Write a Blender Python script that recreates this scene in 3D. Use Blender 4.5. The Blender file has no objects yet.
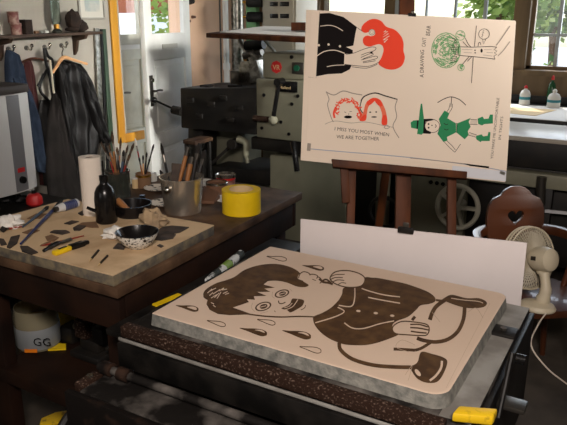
import bpy, bmesh, math, random
from mathutils import Vector, Matrix, noise
from mathutils.geometry import tessellate_polygon

rnd = random.Random(7)
scene = bpy.context.scene
COL = scene.collection
PI = math.pi

# ------------------------------------------------------------------ camera
F, CX, CY, H = 649.0, 283.5, 212.5, 1.70
CAM = Vector((0, 0, H))
R = Matrix(((0.86583717, -0.14768214, 0.47803345),
            (0.50031246, 0.24856425, -0.82939933),
            (0.00366544, 0.95729087, 0.28910338)))
FWD = R @ Vector((0, 0, -1))
RIGHT = R @ Vector((1, 0, 0))
UP = R @ Vector((0, 1, 0))


def ray(px, py):
    return R @ Vector((px - CX, CY - py, -F))


def pz(px, py, z):
    r = ray(px, py)
    return CAM + r * ((z - H) / r.z)


def pY(px, py, y):
    r = ray(px, py)
    return CAM + r * (y / r.y)


def pX(px, py, x):
    r = ray(px, py)
    return CAM + r * (x / r.x)


def pD(px, py, d):
    return CAM + ray(px, py) * (d / F)


def pN(px, py, p0, n):
    r = ray(px, py)
    return CAM + r * ((p0 - CAM).dot(n) / r.dot(n))


cam_data = bpy.data.cameras.new('camera')
cam = bpy.data.objects.new('camera', cam_data)
COL.objects.link(cam)
cam.matrix_world = Matrix.Translation(CAM) @ R.to_4x4()
cam_data.sensor_width = 36
cam_data.lens = F / 567 * 36
cam_data.clip_start = 0.05
scene.camera = cam

# ------------------------------------------------------------------ materials
MATS = {}


def lin(c):
    return tuple(((v / 255) / 12.92 if v / 255 <= 0.04045 else ((v / 255 + 0.055) / 1.055) ** 2.4) for v in c)


def mat(name, col, rough=0.6, metal=0.0, col2=None, scale=8.0, detail=5.0, lo=0.4, hi=0.65,
        bump=0.0, bscale=None, spec=0.5, stretch=None, trans=0.0, ior=1.45, coat=0.0):
    if name in MATS:
        return MATS[name]
    m = bpy.data.materials.new(name)
    m.use_nodes = True
    nt = m.node_tree
    b = nt.nodes['Principled BSDF']
    b.inputs['Base Color'].default_value = (*lin(col), 1)
    b.inputs['Roughness'].default_value = rough
    b.inputs['Metallic'].default_value = metal
    b.inputs['Specular IOR Level'].default_value = spec
    b.inputs['Transmission Weight'].default_value = trans
    b.inputs['IOR'].default_value = ior
    b.inputs['Coat Weight'].default_value = coat
    tc = nt.nodes.new('ShaderNodeTexCoord')
    src = tc.outputs['Object']
    if stretch:
        mp = nt.nodes.new('ShaderNodeMapping')
        mp.inputs['Scale'].default_value = stretch
        nt.links.new(src, mp.inputs['Vector'])
        src = mp.outputs['Vector']
    if col2:
        n = nt.nodes.new('ShaderNodeTexNoise')
        n.inputs['Scale'].default_value = scale
        n.inputs['Detail'].default_value = detail
        nt.links.new(src, n.inputs['Vector'])
        r = nt.nodes.new('ShaderNodeValToRGB')
        r.color_ramp.elements[0].position = lo
        r.color_ramp.elements[1].position = hi
        r.color_ramp.elements[0].color = (*lin(col), 1)
        r.color_ramp.elements[1].color = (*lin(col2), 1)
        nt.links.new(n.outputs['Fac'], r.inputs['Fac'])
        nt.links.new(r.outputs['Color'], b.inputs['Base Color'])
    if bump:
        n2 = nt.nodes.new('ShaderNodeTexNoise')
        n2.inputs['Scale'].default_value = bscale or scale * 3
        n2.inputs['Detail'].default_value = 4
        nt.links.new(src, n2.inputs['Vector'])
        bp = nt.nodes.new('ShaderNodeBump')
        bp.inputs['Strength'].default_value = bump
        bp.inputs['Distance'].default_value = 0.01
        nt.links.new(n2.outputs['Fac'], bp.inputs['Height'])
        nt.links.new(bp.outputs['Normal'], b.inputs['Normal'])
    MATS[name] = m
    return m


def emit(name, col, s):
    m = bpy.data.materials.new(name)
    m.use_nodes = True
    b = m.node_tree.nodes['Principled BSDF']
    b.inputs['Emission Color'].default_value = (*lin(col), 1)
    b.inputs['Emission Strength'].default_value = s
    MATS[name] = m
    return m


def pane_glass():
    m = bpy.data.materials.new('pane_glass')
    m.use_nodes = True
    nt = m.node_tree
    nt.nodes.remove(nt.nodes['Principled BSDF'])
    out = nt.nodes['Material Output']
    t = nt.nodes.new('ShaderNodeBsdfTransparent')
    g = nt.nodes.new('ShaderNodeBsdfGlossy')
    g.inputs['Roughness'].default_value = 0.02
    mx = nt.nodes.new('ShaderNodeMixShader')
    mx.inputs[0].default_value = .05
    nt.links.new(t.outputs[0], mx.inputs[1])
    nt.links.new(g.outputs[0], mx.inputs[2])
    nt.links.new(mx.outputs[0], out.inputs['Surface'])
    return m


GLASS = pane_glass()
M = dict(
    plaster=mat('plaster', (166, 160, 148), 0.9, col2=(152, 147, 135), scale=2.2, bump=0.15, bscale=30),
    dim=mat('dim_plaster', (104, 98, 90), 0.9),  # unseen walls and ceiling darkened to cut bounced light
    pink=mat('pink_plaster', (226, 190, 160), 0.9, col2=(216, 180, 150), scale=2, bump=0.12, bscale=30),
    floor=mat('concrete_floor', (74, 66, 57), 0.8, col2=(56, 49, 42), scale=6, bump=0.2),
    white_paint=mat('white_paint', (244, 245, 240), 0.45, col2=(234, 234, 228), scale=5),
    old_paint=mat('old_grey_paint', (190, 188, 172), 0.5, col2=(170, 166, 150), scale=4),
    yellow_wood=mat('yellow_wood', (206, 150, 44), 0.45, col2=(184, 126, 30), scale=6, stretch=(1, 1, .1)),
    olive_wood=mat('olive_wood', (116, 94, 64), 0.55, col2=(92, 74, 48), scale=8, stretch=(1, 1, .1)),
    win_white=mat('window_white', (170, 176, 176), 0.5),
    dark_wood=mat('dark_stained_wood', (58, 34, 22), 0.5, col2=(38, 22, 15), scale=9, bump=.15, stretch=(.4, 1, 1)),
    bench_top=mat('worn_bench_top', (100, 76, 56), 0.6, spec=.3, col2=(52, 36, 26), scale=7, lo=.35, hi=.62, bump=.2),
    bench_edge=mat('bench_frame_wood', (38, 22, 14), 0.6, spec=.2, col2=(22, 13, 9), scale=6, bump=.15),  # shade on the bench fronts is put into this darkened brown
    easel_wood=mat('easel_wood', (92, 50, 25), 0.6, spec=.25, col2=(54, 28, 15), scale=10, bump=.15, stretch=(1, 1, .2)),
    ply_face=mat('hardboard_face', (210, 182, 144), 0.75, col2=(176, 144, 108), scale=9, lo=.5, hi=.78),
    ply_edge=mat('board_edge', (124, 112, 88), 0.8, col2=(86, 80, 72), scale=26, lo=.35, hi=.6, bump=.3),
    stone_top=mat('stone_face', (208, 186, 166), 0.75, col2=(202, 179, 158), scale=4, lo=.3, hi=.8),
    stone_side=mat('stone_side', (136, 134, 126), 0.85, col2=(100, 100, 95), scale=45, lo=.35, hi=.65, bump=.4),
    ink_brown=mat('brown_ink', (66, 45, 26), 0.65, spec=.3, col2=(92, 67, 40), scale=26, lo=.4, hi=.7),
    pencil=mat('pencil_grey', (178, 156, 136), 0.8),
    rust=mat('rusty_iron', (44, 27, 18), 0.75, spec=.2, col2=(140, 118, 104), scale=150, lo=.56, hi=.75, bump=.5),
    black_iron=mat('black_iron', (13, 12, 11), 0.5, spec=.25, col2=(34, 31, 28), scale=12, bump=.1),
    dusty_iron=mat('dusty_iron', (20, 17, 15), 0.7, spec=.25, col2=(120, 114, 108), scale=11, lo=.48, hi=.85, bump=.25),
    front_iron=mat('scuffed_front_iron', (17, 13, 11), 0.65, spec=.2, col2=(62, 44, 34), scale=14, lo=.52, hi=.75),
    dusty_bed=mat('dusty_steel_bed', (142, 140, 134), 0.7, col2=(112, 108, 102), scale=12, bump=.2),
    steel=mat('steel', (190, 186, 178), 0.25, 1.0),
    bucket=mat('bucket_steel', (226, 216, 200), 0.27, .88, col2=(205, 195, 180), scale=4, bump=.06, bscale=5),
    dark_steel=mat('dark_steel', (88, 84, 78), 0.35, .8),
    brass=mat('brass', (190, 140, 62), 0.35, 1.0),
    machine=mat('grey_green_enamel', (138, 136, 116), 0.5, col2=(126, 124, 106), scale=4),
    machine_dark=mat('dark_machine_paint', (20, 18, 16), 0.55, col2=(36, 31, 25), scale=9, lo=.45, hi=.75),
    cabinet=mat('cabinet_grey', (150, 142, 124), 0.5),
    red=mat('red_enamel', (190, 36, 36), 0.4),
    green_button=mat('green_button', (20, 84, 58), 0.4),
    white=mat('paper_white', (226, 222, 214), 0.85),
    poster=mat('poster_paper', (226, 209, 190), 0.85, col2=(223, 206, 187), scale=2),
    poster_blue=mat('cool_white_paper', (206, 206, 210), 0.85),
    board_white=mat('white_board', (208, 200, 198), 0.8, col2=(202, 194, 192), scale=3),
    black=mat('black_print', (18, 13, 13), 0.8, spec=.15),
    print_red=mat('print_red', (230, 58, 20), 0.7),
    print_pink=mat('print_salmon', (224, 104, 72), 0.7),
    print_green=mat('print_green', (20, 126, 76), 0.7),
    print_leaf=mat('print_leaf_green', (108, 158, 104), 0.7),
    print_line=mat('print_line', (40, 31, 30), 0.8, spec=.2),
    print_grey=mat('print_grey', (148, 136, 124), 0.8),
    sheet_shadow_blue=mat('edge_shadow_blue', (150, 156, 172), 0.8),
    yellow=mat('yellow_tape', (232, 196, 24), 0.4, col2=(222, 184, 20), scale=14),
    yellow_block=mat('yellow_paint', (226, 186, 24), 0.5, col2=(150, 118, 24), scale=40, lo=.55, hi=.7),
    card=mat('cardboard_tan', (206, 178, 132), 0.8),
    brown_card=mat('brown_card', (104, 72, 52), 0.7),
    towel=mat('paper_towel', (226, 214, 200), 0.95, bump=.3, bscale=120),
    glass=mat('clear_glass', (225, 235, 230), 0.03, trans=1.0),
    dark_glass=mat('dirty_glass', (118, 122, 112), 0.1, trans=.85),
    blackplastic=mat('black_plastic', (18, 17, 17), 0.25),
    enamel_black=mat('black_enamel', (20, 18, 18), 0.22),
    speckle=mat('speckled_enamel', (222, 220, 212), 0.35, col2=(24, 22, 22), scale=110, detail=3, lo=.53, hi=.58),
    speckle2=mat('spattered_plate', (214, 206, 192), 0.5, col2=(60, 56, 52), scale=34, detail=2, lo=.55, hi=.62),
    tissue=mat('tissue', (228, 224, 216), 0.95, bump=.5, bscale=60),
    rag=mat('tan_rag', (172, 148, 116), 0.95, col2=(140, 120, 96), scale=22, bump=.5),
    handle_wood=mat('brush_wood', (152, 100, 54), 0.45),
    handle_red=mat('brush_red', (138, 36, 26), 0.35),
    handle_blue=mat('brush_blue', (26, 40, 96), 0.3),
    handle_steelblue=mat('brush_steel_blue', (66, 84, 104), 0.4),
    handle_black=mat('brush_black', (26, 22, 20), 0.35),
    bristle=mat('bristle', (92, 70, 50), 0.9, col2=(46, 36, 28), scale=90),
    bristle_dark=mat('bristle_dark', (30, 26, 23), 0.9),
    scrap=mat('dark_offcut', (74, 62, 54), 0.8, col2=(44, 38, 34), scale=20),
    scrap_brown=mat('brown_offcut', (122, 92, 66), 0.8),
    denim=mat('denim', (38, 47, 62), 0.9, spec=.2, col2=(56, 68, 84), scale=9, lo=.45, hi=.8, bump=.25),
    leather=mat('black_leather', (14, 13, 13), 0.5, spec=.3, col2=(22, 20, 19), scale=12, bump=.25),
    maroon=mat('maroon_cloth', (62, 26, 24), 0.9, bump=.2),
    wheel_grey=mat('wheel_grey', (206, 202, 184), 0.4),
    spotted_paper=mat('spotted_paper', (196, 198, 196), .8, col2=(44, 48, 44), scale=26, lo=.48, hi=.54),
    apron=mat('charcoal_cloth', (40, 36, 34), 0.85, spec=.2, col2=(28, 26, 24), scale=7, bump=.25),
    pale_wood=mat('pale_wood', (212, 162, 112), 0.5),
    shelf_wood=mat('shelf_wood', (64, 46, 32), 0.6),
    cap=mat('cap_cloth', (34, 24, 18), 0.9, col2=(48, 34, 24), scale=16),
    tin_red=mat('printed_tin', (122, 74, 66), 0.5, col2=(158, 128, 112), scale=30, lo=.45, hi=.62),
    heater=mat('heater_white', (206, 206, 204), 0.35),
    heater_grey=mat('heater_grey', (112, 112, 114), 0.4),
    heater_dark=mat('heater_dark', (62, 56, 52), 0.5),
    green_batten=mat('green_batten', (46, 66, 48), 0.5),
    alu=mat('aluminium', (170, 168, 160), 0.3, .9, col2=(120, 118, 110), scale=30),
    picture=mat('picture_print', (160, 168, 164), 0.6, col2=(196, 190, 176), scale=9),
    frame_pale=mat('pale_frame', (150, 146, 136), 0.35),
    mount=mat('mount_card', (196, 192, 180), .8),
    chair=mat('chair_wood', (88, 47, 24), 0.38, col2=(66, 34, 17), scale=5, stretch=(1, 1, .25), coat=.3),
    fan=mat('fan_cream', (206, 194, 168), 0.45),
    fan_grille=mat('fan_grille', (186, 176, 154), 0.5),
    cable=mat('white_cable', (214, 202, 186), 0.5),
    tub=mat('clear_tub', (176, 168, 140), 0.25, trans=.55),
    tub_label=mat('tub_label', (128, 132, 134), 0.5),
    concrete=mat('pale_paving', (236, 236, 232), 0.9, col2=(220, 220, 218), scale=2),
    leaf=mat('leaf_green', (112, 140, 60), 0.6, col2=(160, 176, 84), scale=2.0),
    leaf_dark=mat('leaf_dark', (58, 88, 38), 0.6, col2=(104, 130, 60), scale=2.0),
    bark=mat('bark', (96, 74, 56), 0.9),
    render=mat('white_render', (238, 238, 236), 0.9),
    brick=mat('brick_brown', (142, 78, 50), 0.9),
    orange=mat('orange_label', (226, 122, 20), 0.5),
    teal=mat('teal_label', (42, 120, 130), 0.5),
    bed_top=mat('bed_top', (186, 178, 164), 0.3, col2=(168, 160, 148), scale=3),
    white_plastic=mat('white_plastic', (204, 202, 194), 0.35),
    green_glass=mat('green_bottle', (36, 74, 46), 0.2),
)

# ------------------------------------------------------------------ object helpers


def origin_of(o):
    p = Vector((0, 0, 0))
    while o is not None:
        p += o.location
        o = o.parent
    return p


class MB:
    """collects shapes in world coordinates and links them as one mesh object"""

    def __init__(self):
        self.v, self.f, self.m = [], [], []

    def add(self, verts, faces, mi=0):
        n = len(self.v)
        self.v += [Vector(p) for p in verts]
        self.f += [tuple(i + n for i in fc) for fc in faces]
        self.m += [mi] * len(faces)
        return self

    def hexa(self, b, t, mi=0):
        """b, t: four bottom and four top corners"""
        return self.add(list(b) + list(t), [(3, 2, 1, 0), (4, 5, 6, 7), (0, 1, 5, 4), (1, 2, 6, 5), (2, 3, 7, 6), (3, 0, 4, 7)], mi)

    def box(self, lo, hi, mi=0):
        x0, y0, z0 = lo
        x1, y1, z1 = hi
        return self.hexa([(x0, y0, z0), (x1, y0, z0), (x1, y1, z0), (x0, y1, z0)],
                         [(x0, y0, z1), (x1, y0, z1), (x1, y1, z1), (x0, y1, z1)], mi)

    def obox(self, c, ax, ay, az, mi=0):
        """oriented box: centre and three half-axis vectors"""
        c, ax, ay, az = map(Vector, (c, ax, ay, az))
        q = [(-1, -1), (1, -1), (1, 1), (-1, 1)]
        return self.hexa([c + ax * a + ay * b - az for a, b in q], [c + ax * a + ay * b + az for a, b in q], mi)

    def bar(self, p0, p1, w, t, side=None, mi=0):
        """rectangular bar between two points; w along side, t across"""
        p0, p1 = Vector(p0), Vector(p1)
        d = (p1 - p0)
        s = Vector(side) if side is not None else Vector((1, 0, 0))
        n = d.cross(s).normalized()
        s = n.cross(d).normalized()
        return self.obox((p0 + p1) / 2, s * (w / 2), n * (t / 2), d / 2, mi)

    def cyl(self, p0, p1, r0, r1=None, seg=20, caps=True, mi=0):
        p0, p1 = Vector(p0), Vector(p1)
        r1 = r0 if r1 is None else r1
        d = (p1 - p0).normalized()
        a = d.orthogonal().normalized()
        b = d.cross(a)
        vs, fs = [], []
        for p, r in ((p0, r0), (p1, r1)):
            for k in range(seg):
                t = 2 * PI * k / seg
                vs.append(p + (a * math.cos(t) + b * math.sin(t)) * r)
        for k in range(seg):
            j = (k + 1) % seg
            fs.append((k, j, seg + j, seg + k))
        if caps:
            fs.append(tuple(range(seg - 1, -1, -1)))
            fs.append(tuple(range(seg, 2 * seg)))
        return self.add(vs, fs, mi)

    def lathe(self, c, prof, seg=28, axis=(0, 0, 1), mi=0, squash=1.0):
        """prof: (radius, height) pairs along axis from c"""
        c, d = Vector(c), Vector(axis).normalized()
        a = Vector((1, 0, 0)) if abs(d.z) > .9 else d.orthogonal().normalized()
        a = (a - d * a.dot(d)).normalized()
        b = d.cross(a)
        vs, fs = [], []
        for r, h in prof:
            for k in range(seg):
                t = 2 * PI * k / seg
                vs.append(c + d * h + (a * math.cos(t) + b * math.sin(t) * squash) * max(r, 1e-5))
        for i in range(len(prof) - 1):
            for k in range(seg):
                j = (k + 1) % seg
                fs.append((i * seg + k, i * seg + j, (i + 1) * seg + j, (i + 1) * seg + k))
        return self.add(vs, fs, mi)

    def tube(self, pts, r, seg=8, mi=0, smooth=True, closed=False):
        pts = [Vector(p) for p in pts]
        if smooth and len(pts) > 2:
            pts = spline(pts, 5, closed)
        n = len(pts)
        vs, fs = [], []
        ref = None
        for i, p in enumerate(pts):
            d = (pts[(i + 1) % n] - pts[i - 1]) if closed else (pts[min(i + 1, n - 1)] - pts[max(i - 1, 0)])
            d.normalize()
            a = d.orthogonal() if ref is None else ref - d * ref.dot(d)
            a.normalize()
            ref = a
            b = d.cross(a)
            rr = r[min(int(i * len(r) / n), len(r) - 1)] if isinstance(r, (list, tuple)) else r
            for k in range(seg):
                t = 2 * PI * k / seg
                vs.append(p + (a * math.cos(t) + b * math.sin(t)) * rr)
        for i in range(n if closed else n - 1):
            for k in range(seg):
                j = (k + 1) % seg
                i2 = (i + 1) % n
                fs.append((i * seg + k, i * seg + j, i2 * seg + j, i2 * seg + k))
        if not closed:
            fs.append(tuple(range(seg - 1, -1, -1)))
            fs.append(tuple(range((n - 1) * seg, n * seg)))
        return self.add(vs, fs, mi)

    def prism(self, poly, vec, mi=0, hole=None):
        """polygon (3-D points) extruded by vec"""
        vec = Vector(vec)
        poly = [Vector(p) for p in poly]
        loops = [poly] + ([[Vector(p) for p in hole]] if hole else [])
        flat = [p for lp in loops for p in lp]
        tris = tessellate_polygon(loops)
        n = len(flat)
        vs = flat + [p + vec for p in flat]
        fs = [tuple(t) for t in tris] + [tuple(i + n for i in reversed(t)) for t in tris]
        k = 0
        for lp in loops:
            L = len(lp)
            for i in range(L):
                j = (i + 1) % L
                fs.append((k + i, k + j, k + j + n, k + i + n))
            k += L
        return self.add(vs, fs, mi)

    def ball(self, c, r, seg=14, mi=0, sx=1, sy=1, sz=1, jitter=0.0, seed=0):
        c = Vector(c)
        vs, fs = [], []
        rings = seg // 2
        for i in range(rings + 1):
            th = PI * i / rings
            for k in range(seg):
                ph = 2 * PI * k / seg
                d = Vector((math.sin(th) * math.cos(ph), math.sin(th) * math.sin(ph), math.cos(th)))
                q = 1 + jitter * noise.noise(d * 2.3 + Vector((seed * 3.1, seed, 0)))
                vs.append(c + Vector((d.x * sx, d.y * sy, d.z * sz)) * (r * q))
        for i in range(rings):
            for k in range(seg):
                j = (k + 1) % seg
                fs.append((i * seg + k, (i + 1) * seg + k, (i + 1) * seg + j, i * seg + j))
        return self.add(vs, fs, mi)

    def build(self, name, m, parent=None, bevel=0.0, smooth=True, origin=None, angle=35):
        if parent is not None:
            o0 = origin_of(parent)
        elif origin is not None:
            o0 = Vector(origin)
        else:
            xs = [p.x for p in self.v]
            ys = [p.y for p in self.v]
            zs = [p.z for p in self.v]
            o0 = Vector(((min(xs) + max(xs)) / 2, (min(ys) + max(ys)) / 2, min(zs)))
        me = bpy.data.meshes.new(name)
        me.from_pydata([tuple(p - o0) for p in self.v], [], self.f)
        ms = m if isinstance(m, (list, tuple)) else [m]
        for q in ms:
            me.materials.append(M[q] if isinstance(q, str) else q)
        for i, p in enumerate(me.polygons):
            p.material_index = min(self.m[i], len(ms) - 1)
        bm = bmesh.new()
        bm.from_mesh(me)
        bmesh.ops.remove_doubles(bm, verts=bm.verts, dist=1e-6)
        bmesh.ops.recalc_face_normals(bm, faces=bm.faces)
        if bevel:
            es = [e for e in bm.edges if len(e.link_faces) == 2 and e.calc_face_angle(0) > math.radians(40)]
            bmesh.ops.bevel(bm, geom=es, offset=bevel, segments=2, affect='EDGES', profile=.5, clamp_overlap=True)
        if smooth:
            lim = math.radians(angle)
            for fc in bm.faces:
                fc.smooth = True
            for e in bm.edges:
                if len(e.link_faces) != 2 or e.calc_face_angle(0) > lim:
                    e.smooth = False
        bm.to_mesh(me)
        bm.free()
        ob = bpy.data.objects.new(name, me)
        COL.objects.link(ob)
        if parent is not None:
            ob.parent = parent
        else:
            ob.location = o0
        return ob


def spline(pts, n=6, closed=False):
    pts = [Vector(p) for p in pts]
    out = []
    L = len(pts)
    for i in range(L if closed else L - 1):
        if closed:
            p0, p1, p2, p3 = pts[i - 1], pts[i], pts[(i + 1) % L], pts[(i + 2) % L]
        else:
            p0, p1, p2, p3 = pts[max(i - 1, 0)], pts[i], pts[i + 1], pts[min(i + 2, L - 1)]
        for k in range(n):
            t = k / n
            out.append(0.5 * ((2 * p1) + (p2 - p0) * t + (2 * p0 - 5 * p1 + 4 * p2 - p3) * t * t + (3 * p1 - p0 - 3 * p2 + p3) * t ** 3))
    if not closed:
        out.append(pts[-1])
    return out


def tag(o, label, cat, group=None, kind=None):
    o['label'] = label
    o['category'] = cat
    if group:
        o['group'] = group
    if kind:
        o['kind'] = kind
    return o


def thing(name, label, cat, loc=(0, 0, 0), group=None):
    o = bpy.data.objects.new(name, None)
    COL.objects.link(o)
    o.location = loc
    o.empty_display_size = .1
    return tag(o, label, cat, group)


def struct(o):
    o['kind'] = 'structure'
    return o


# ------------------------------------------------------------------ the room
XL, YB, XR, YF, ZC = -3.98, 6.20, 2.4, -2.2, 2.75
struct(MB().box((XL - .3, YF - .2, -.1), (XR + .2, YB + .3, 0)).build('floor', 'floor', smooth=False))
struct(MB().box((XL - .3, YF - .2, ZC), (XR + .2, YB + .3, ZC + .1)).build('ceiling', 'dim', smooth=False))
DY0, DY1, DZ = 4.17, 5.07, 2.25
w = MB()
w.box((XL - .22, YF - .2, 0), (XL, DY0, ZC))
w.box((XL - .22, DY0, DZ), (XL, DY1, ZC))
struct(w.build('wall_left', 'plaster', smooth=False))
struct(MB().box((XL - .22, DY1, 0), (XL, YB + .25, ZC)).build('wall_corner', 'pink', smooth=False))
# back wall with two window openings
WIN = [(pY(318, 40, YB).x, pY(514, 40, YB).x), (pY(527.5, 40, YB).x, pY(527.5, 40, YB).x + 1.5)]
ZS, ZT = pY(540, 70, YB).z, 2.5
w = MB()
w.box((XL, YB, 0), (XR + .2, YB + .25, ZS))
w.box((XL, YB, ZT), (XR + .2, YB + .25, ZC))
xs = [XL, WIN[0][0], WIN[0][1], WIN[1][0], WIN[1][1], XR + .2]
for a in (0, 4):
    w.box((xs[a], YB, ZS), (xs[a + 1], YB + .25, ZT))
struct(w.build('wall_back', 'olive_wood', smooth=False))
struct(MB().box((xs[2] - .001, YB - .02, ZS), (xs[3] + .001, YB + .25, ZT)).build('trim_1', 'olive_wood', smooth=False))
struct(MB().box((WIN[0][0], YB - .05, ZS - .05), (WIN[1][1], YB - .001, ZS - .002)).build('trim_2', 'olive_wood', smooth=False))
# right and front walls, solid and unseen
w = MB()
w.box((XR, YF - .2, 0), (XR + .2, YB, ZC))
struct(w.build('wall_right', 'dim', smooth=False))
w = MB()
w.box((XL, YF - .2, 0), (XR, YF, ZC))
struct(w.build('wall_front', 'dim', smooth=False))


def window(name, x0, x1, muntins, yh):
    f = MB()
    t = .035
    y0, y1 = YB + .06, YB + .12
    f.box((x0, y0, ZS), (x0 + t, y1, ZT)).box((x1 - t, y0, ZS), (x1, y1, ZT))
    f.box((x0, y0, ZS), (x1, y1, ZS + .03)).box((x0, y0, ZT - .04), (x1, y1, ZT))
    fr = struct(f.build(name, 'olive_wood', smooth=False))
    mb = MB()
    for px, wd in muntins:
        xx = pY(px, 20, y0).x
        mb.box((xx - wd / 2, y0 + .01, ZS + .03), (xx + wd / 2, y1 - .01, ZT - .04))
    for py in yh:
        zz = pY(545, py, y0).z
        mb.box((x0 + t, y0 + .012, zz - .012), (x1 - t, y1 - .012, zz + .012))
    mb.build('muntin', 'win_white', fr, smooth=False)
    MB().box((x0 + t, y0 + .028, ZS + .03), (x1 - t, y0 + .032, ZT - .04)).build('pane', GLASS, fr, smooth=False)
    return fr


w1 = window('window_1', WIN[0][0], WIN[0][1], [(396, .06), (425, .014), (454, .02), (484, .03)], [])
mbx = MB()
xm = pY(387.5, 8, YB).x
mbx.box((xm - .05, YB + .05, ZS), (xm + .05, YB + .13, ZT))
mbx.build('mullion', 'olive_wood', w1, smooth=False)
window('window_2', WIN[1][0], WIN[1][1], [(560, .03), (594, .03), (628, .03)], [35])

# doorway on the left wall
j = MB()
yA, yB_ = pX(110.5, 40, XL).y, pX(117.5, 40, XL).y
j.box((XL + .002, yA, pX(118, 140, XL).z - .03), (XL + .022, yB_, ZC - .02))
zl = pX(130, 137, XL).z
j.box((XL + .002, yB_, zl - .04), (XL + .022, yB_ + .24, zl + .04))
struct(j.build('trim_3', 'yellow_wood', bevel=.006))


def door_leaf(name, p0, p1, z0, z1, zg, mt, handle_at, glass_in, stile=.12):
    """p0 free edge, p1 hinge edge (x, y); glazed above zg, two panels below"""
    p0, p1 = Vector((*p0, 0)), Vector((*p1, 0))
    u = (p1 - p0)
    W = u.length
    u.normalize()
    n = Vector((u.y, -u.x, 0))
    if n.x < 0:
        n = -n
    T = .042

    def P(a, b, c):
        return p0 + u * a + n * b + Vector((0, 0, c))

    def ob(mb, a0, a1, c0, c1, b0, b1, mi=0):
        mb.hexa([P(a0, b0, c0), P(a1, b0, c0), P(a1, b1, c0), P(a0, b1, c0)],
                [P(a0, b0, c1), P(a1, b0, c1), P(a1, b1, c1), P(a0, b1, c1)], mi)
    f = MB()
    ob(f, 0, stile, z0, z1, 0, T)
    ob(f, W - stile, W, z0, z1, 0, T)
    ob(f, stile, W - stile, z1 - .12, z1, 0, T)
    ob(f, stile, W - stile, zg - .22, zg, 0, T)
    ob(f, stile, W - stile, z0 + .55, z0 + .69, 0, T)
    ob(f, stile, W - stile, z0, z0 + .2, 0, T)
    d = struct(f.build(name, mt, bevel=.004))
    pn = MB()
    for c0, c1 in ((z0 + .69, zg - .22), (z0 + .2, z0 + .55)):
        ob(pn, stile, W - stile, c0, c1, .012, .026)
        ob(pn, stile + .05, W - stile - .05, c0 + .05, c1 - .05, .010, .036)
    pn.build('door_panel', mt, d, bevel=.006)
    g = MB()
    ob(g, stile, W - stile, zg, z1 - .12, .018, .022)
    g.build('pane', GLASS, d, smooth=False)
    k = MB()
    ob(k, .03, .085, handle_at - .13, handle_at + .13, T, T + .006)
    hp = k.build('handle_plate', 'dark_steel', d, bevel=.002)
    k = MB()
    k.cyl(P(.058, T, handle_at), P(.058, T + .045, handle_at), .009, seg=10)
    k.tube([P(.058, T + .045, handle_at), P(.10, T + .05, handle_at + .003), P(.165, T + .045, handle_at - .004)], .009)
    k.build('door_handle', 'dark_steel', hp)
    k = MB()
    k.cyl(P(.058, T + .006, handle_at + .09), P(.058, T + .024, handle_at + .09), .017, seg=14)
    k.build('lock_cylinder', 'steel', hp)
    ls = MB()
    ob(ls, W / 2 - .14, W / 2 + .14, zg - .13, zg - .09, T, T + .008)
    ls.build('letter_slot', 'white_plastic', d, bevel=.002)
    return d


hz = pX(147, 90, -3.85).z
door_leaf('door_1', (-3.80, 4.215), (-3.975, 5.045), .02, 2.22, pX(165, 33, -3.9).z, 'white_paint', hz, True)
door_leaf('door_2', (-4.17, 4.19), (-4.17, 4.64), .02, 2.22, pX(130, 34, -4.14).z, 'old_paint', pX(131, 91, -4.14).z, True, .07)
struct(MB().box((XL + .001, YF, 0), (XL + .018, yA, .12)).build('baseboard_left', 'old_paint', smooth=False))

# ------------------------------------------------------------------ outside
struct(MB().box((-26, YB + .3, -.45), (16, 30, -.35)).build('ground_outside', 'concrete', smooth=False))
struct(MB().box((-12, -2, -.45), (XL - .35, YB + .3, -.35)).build('ground_courtyard', 'concrete', smooth=False))


def tree(name, label, base, h, r, n, mt, seed, leaf=.09, low=.3, group='trees outside the windows'):
    rr = random.Random(seed)
    t = thing(name, label, 'tree', base, group)
    b = Vector(base)
    MB().tube([b, b + Vector((.05, .02, h * .3)), b + Vector((-.05, 0, h * .6))], .09, 8).build('trunk', 'bark', t)
    mb = MB()
    for i in range(n):
        while True:
            d = Vector((rr.uniform(-1, 1), rr.uniform(-1, 1), rr.uniform(-1, 1)))
            if d.length < 1:
                break
        c = b + Vector((0, 0, h * (low + (1 - low) / 2))) + Vector((d.x * r, d.y * r, d.z * h * (1 - low) / 2))
        if noise.noise(c * 1.6 + Vector((seed, 0, 0))) < -.25:
            continue
        a = Vector((rr.uniform(-1, 1), rr.uniform(-1, 1), rr.uniform(-.6, .6))).normalized()
        e = a.orthogonal().normalized() * .5
        s = leaf * rr.uniform(.6, 1.3)
        mb.add([c, c + (a * .5 + e) * s, c + a * s * 1.2, c + (a * .5 - e) * s], [(0, 1, 2, 3)], rr.randint(0, 1))
    mb.build('foliage', [mt, 'leaf'], t, smooth=False)
    return t


tree('garden_tree', 'green leafy tree beyond the right window, above the cross bar', (pY(556, 10, 13.4).x, 13.4, -.35), 4.0, 1.6, 7000, 'leaf_dark', 3, .13, .42)
tree('garden_tree', 'pale green tree seen through the top right of the left window', (pY(506, 10, 8.9).x, 8.9, -.35), 3.5, .62, 1300, 'leaf', 5, .11, .42)
tree('garden_tree', 'yellow green tree outside the glass of the white door', (pX(176, 10, -6.2).x, pX(176, 10, -6.2).y, -.35), 3.6, .55, 1100, 'leaf', 9, .09, .3, None)
tree('garden_shrub', 'low dark shrub outside the right window, below its cross bar', (pY(535, 50, 9.6).x, 9.6, -.35), 1.72, .36, 900, 'leaf_dark', 11, .08, .3, None)
gw = MB().box((-7, 17, -.35), (9, 17.25, 1.0)).build('garden_wall', 'render', smooth=False)
tag(gw, 'white rendered garden wall beyond the windows', 'wall')
sc0 = pX(162, 15, -8.4)
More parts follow.
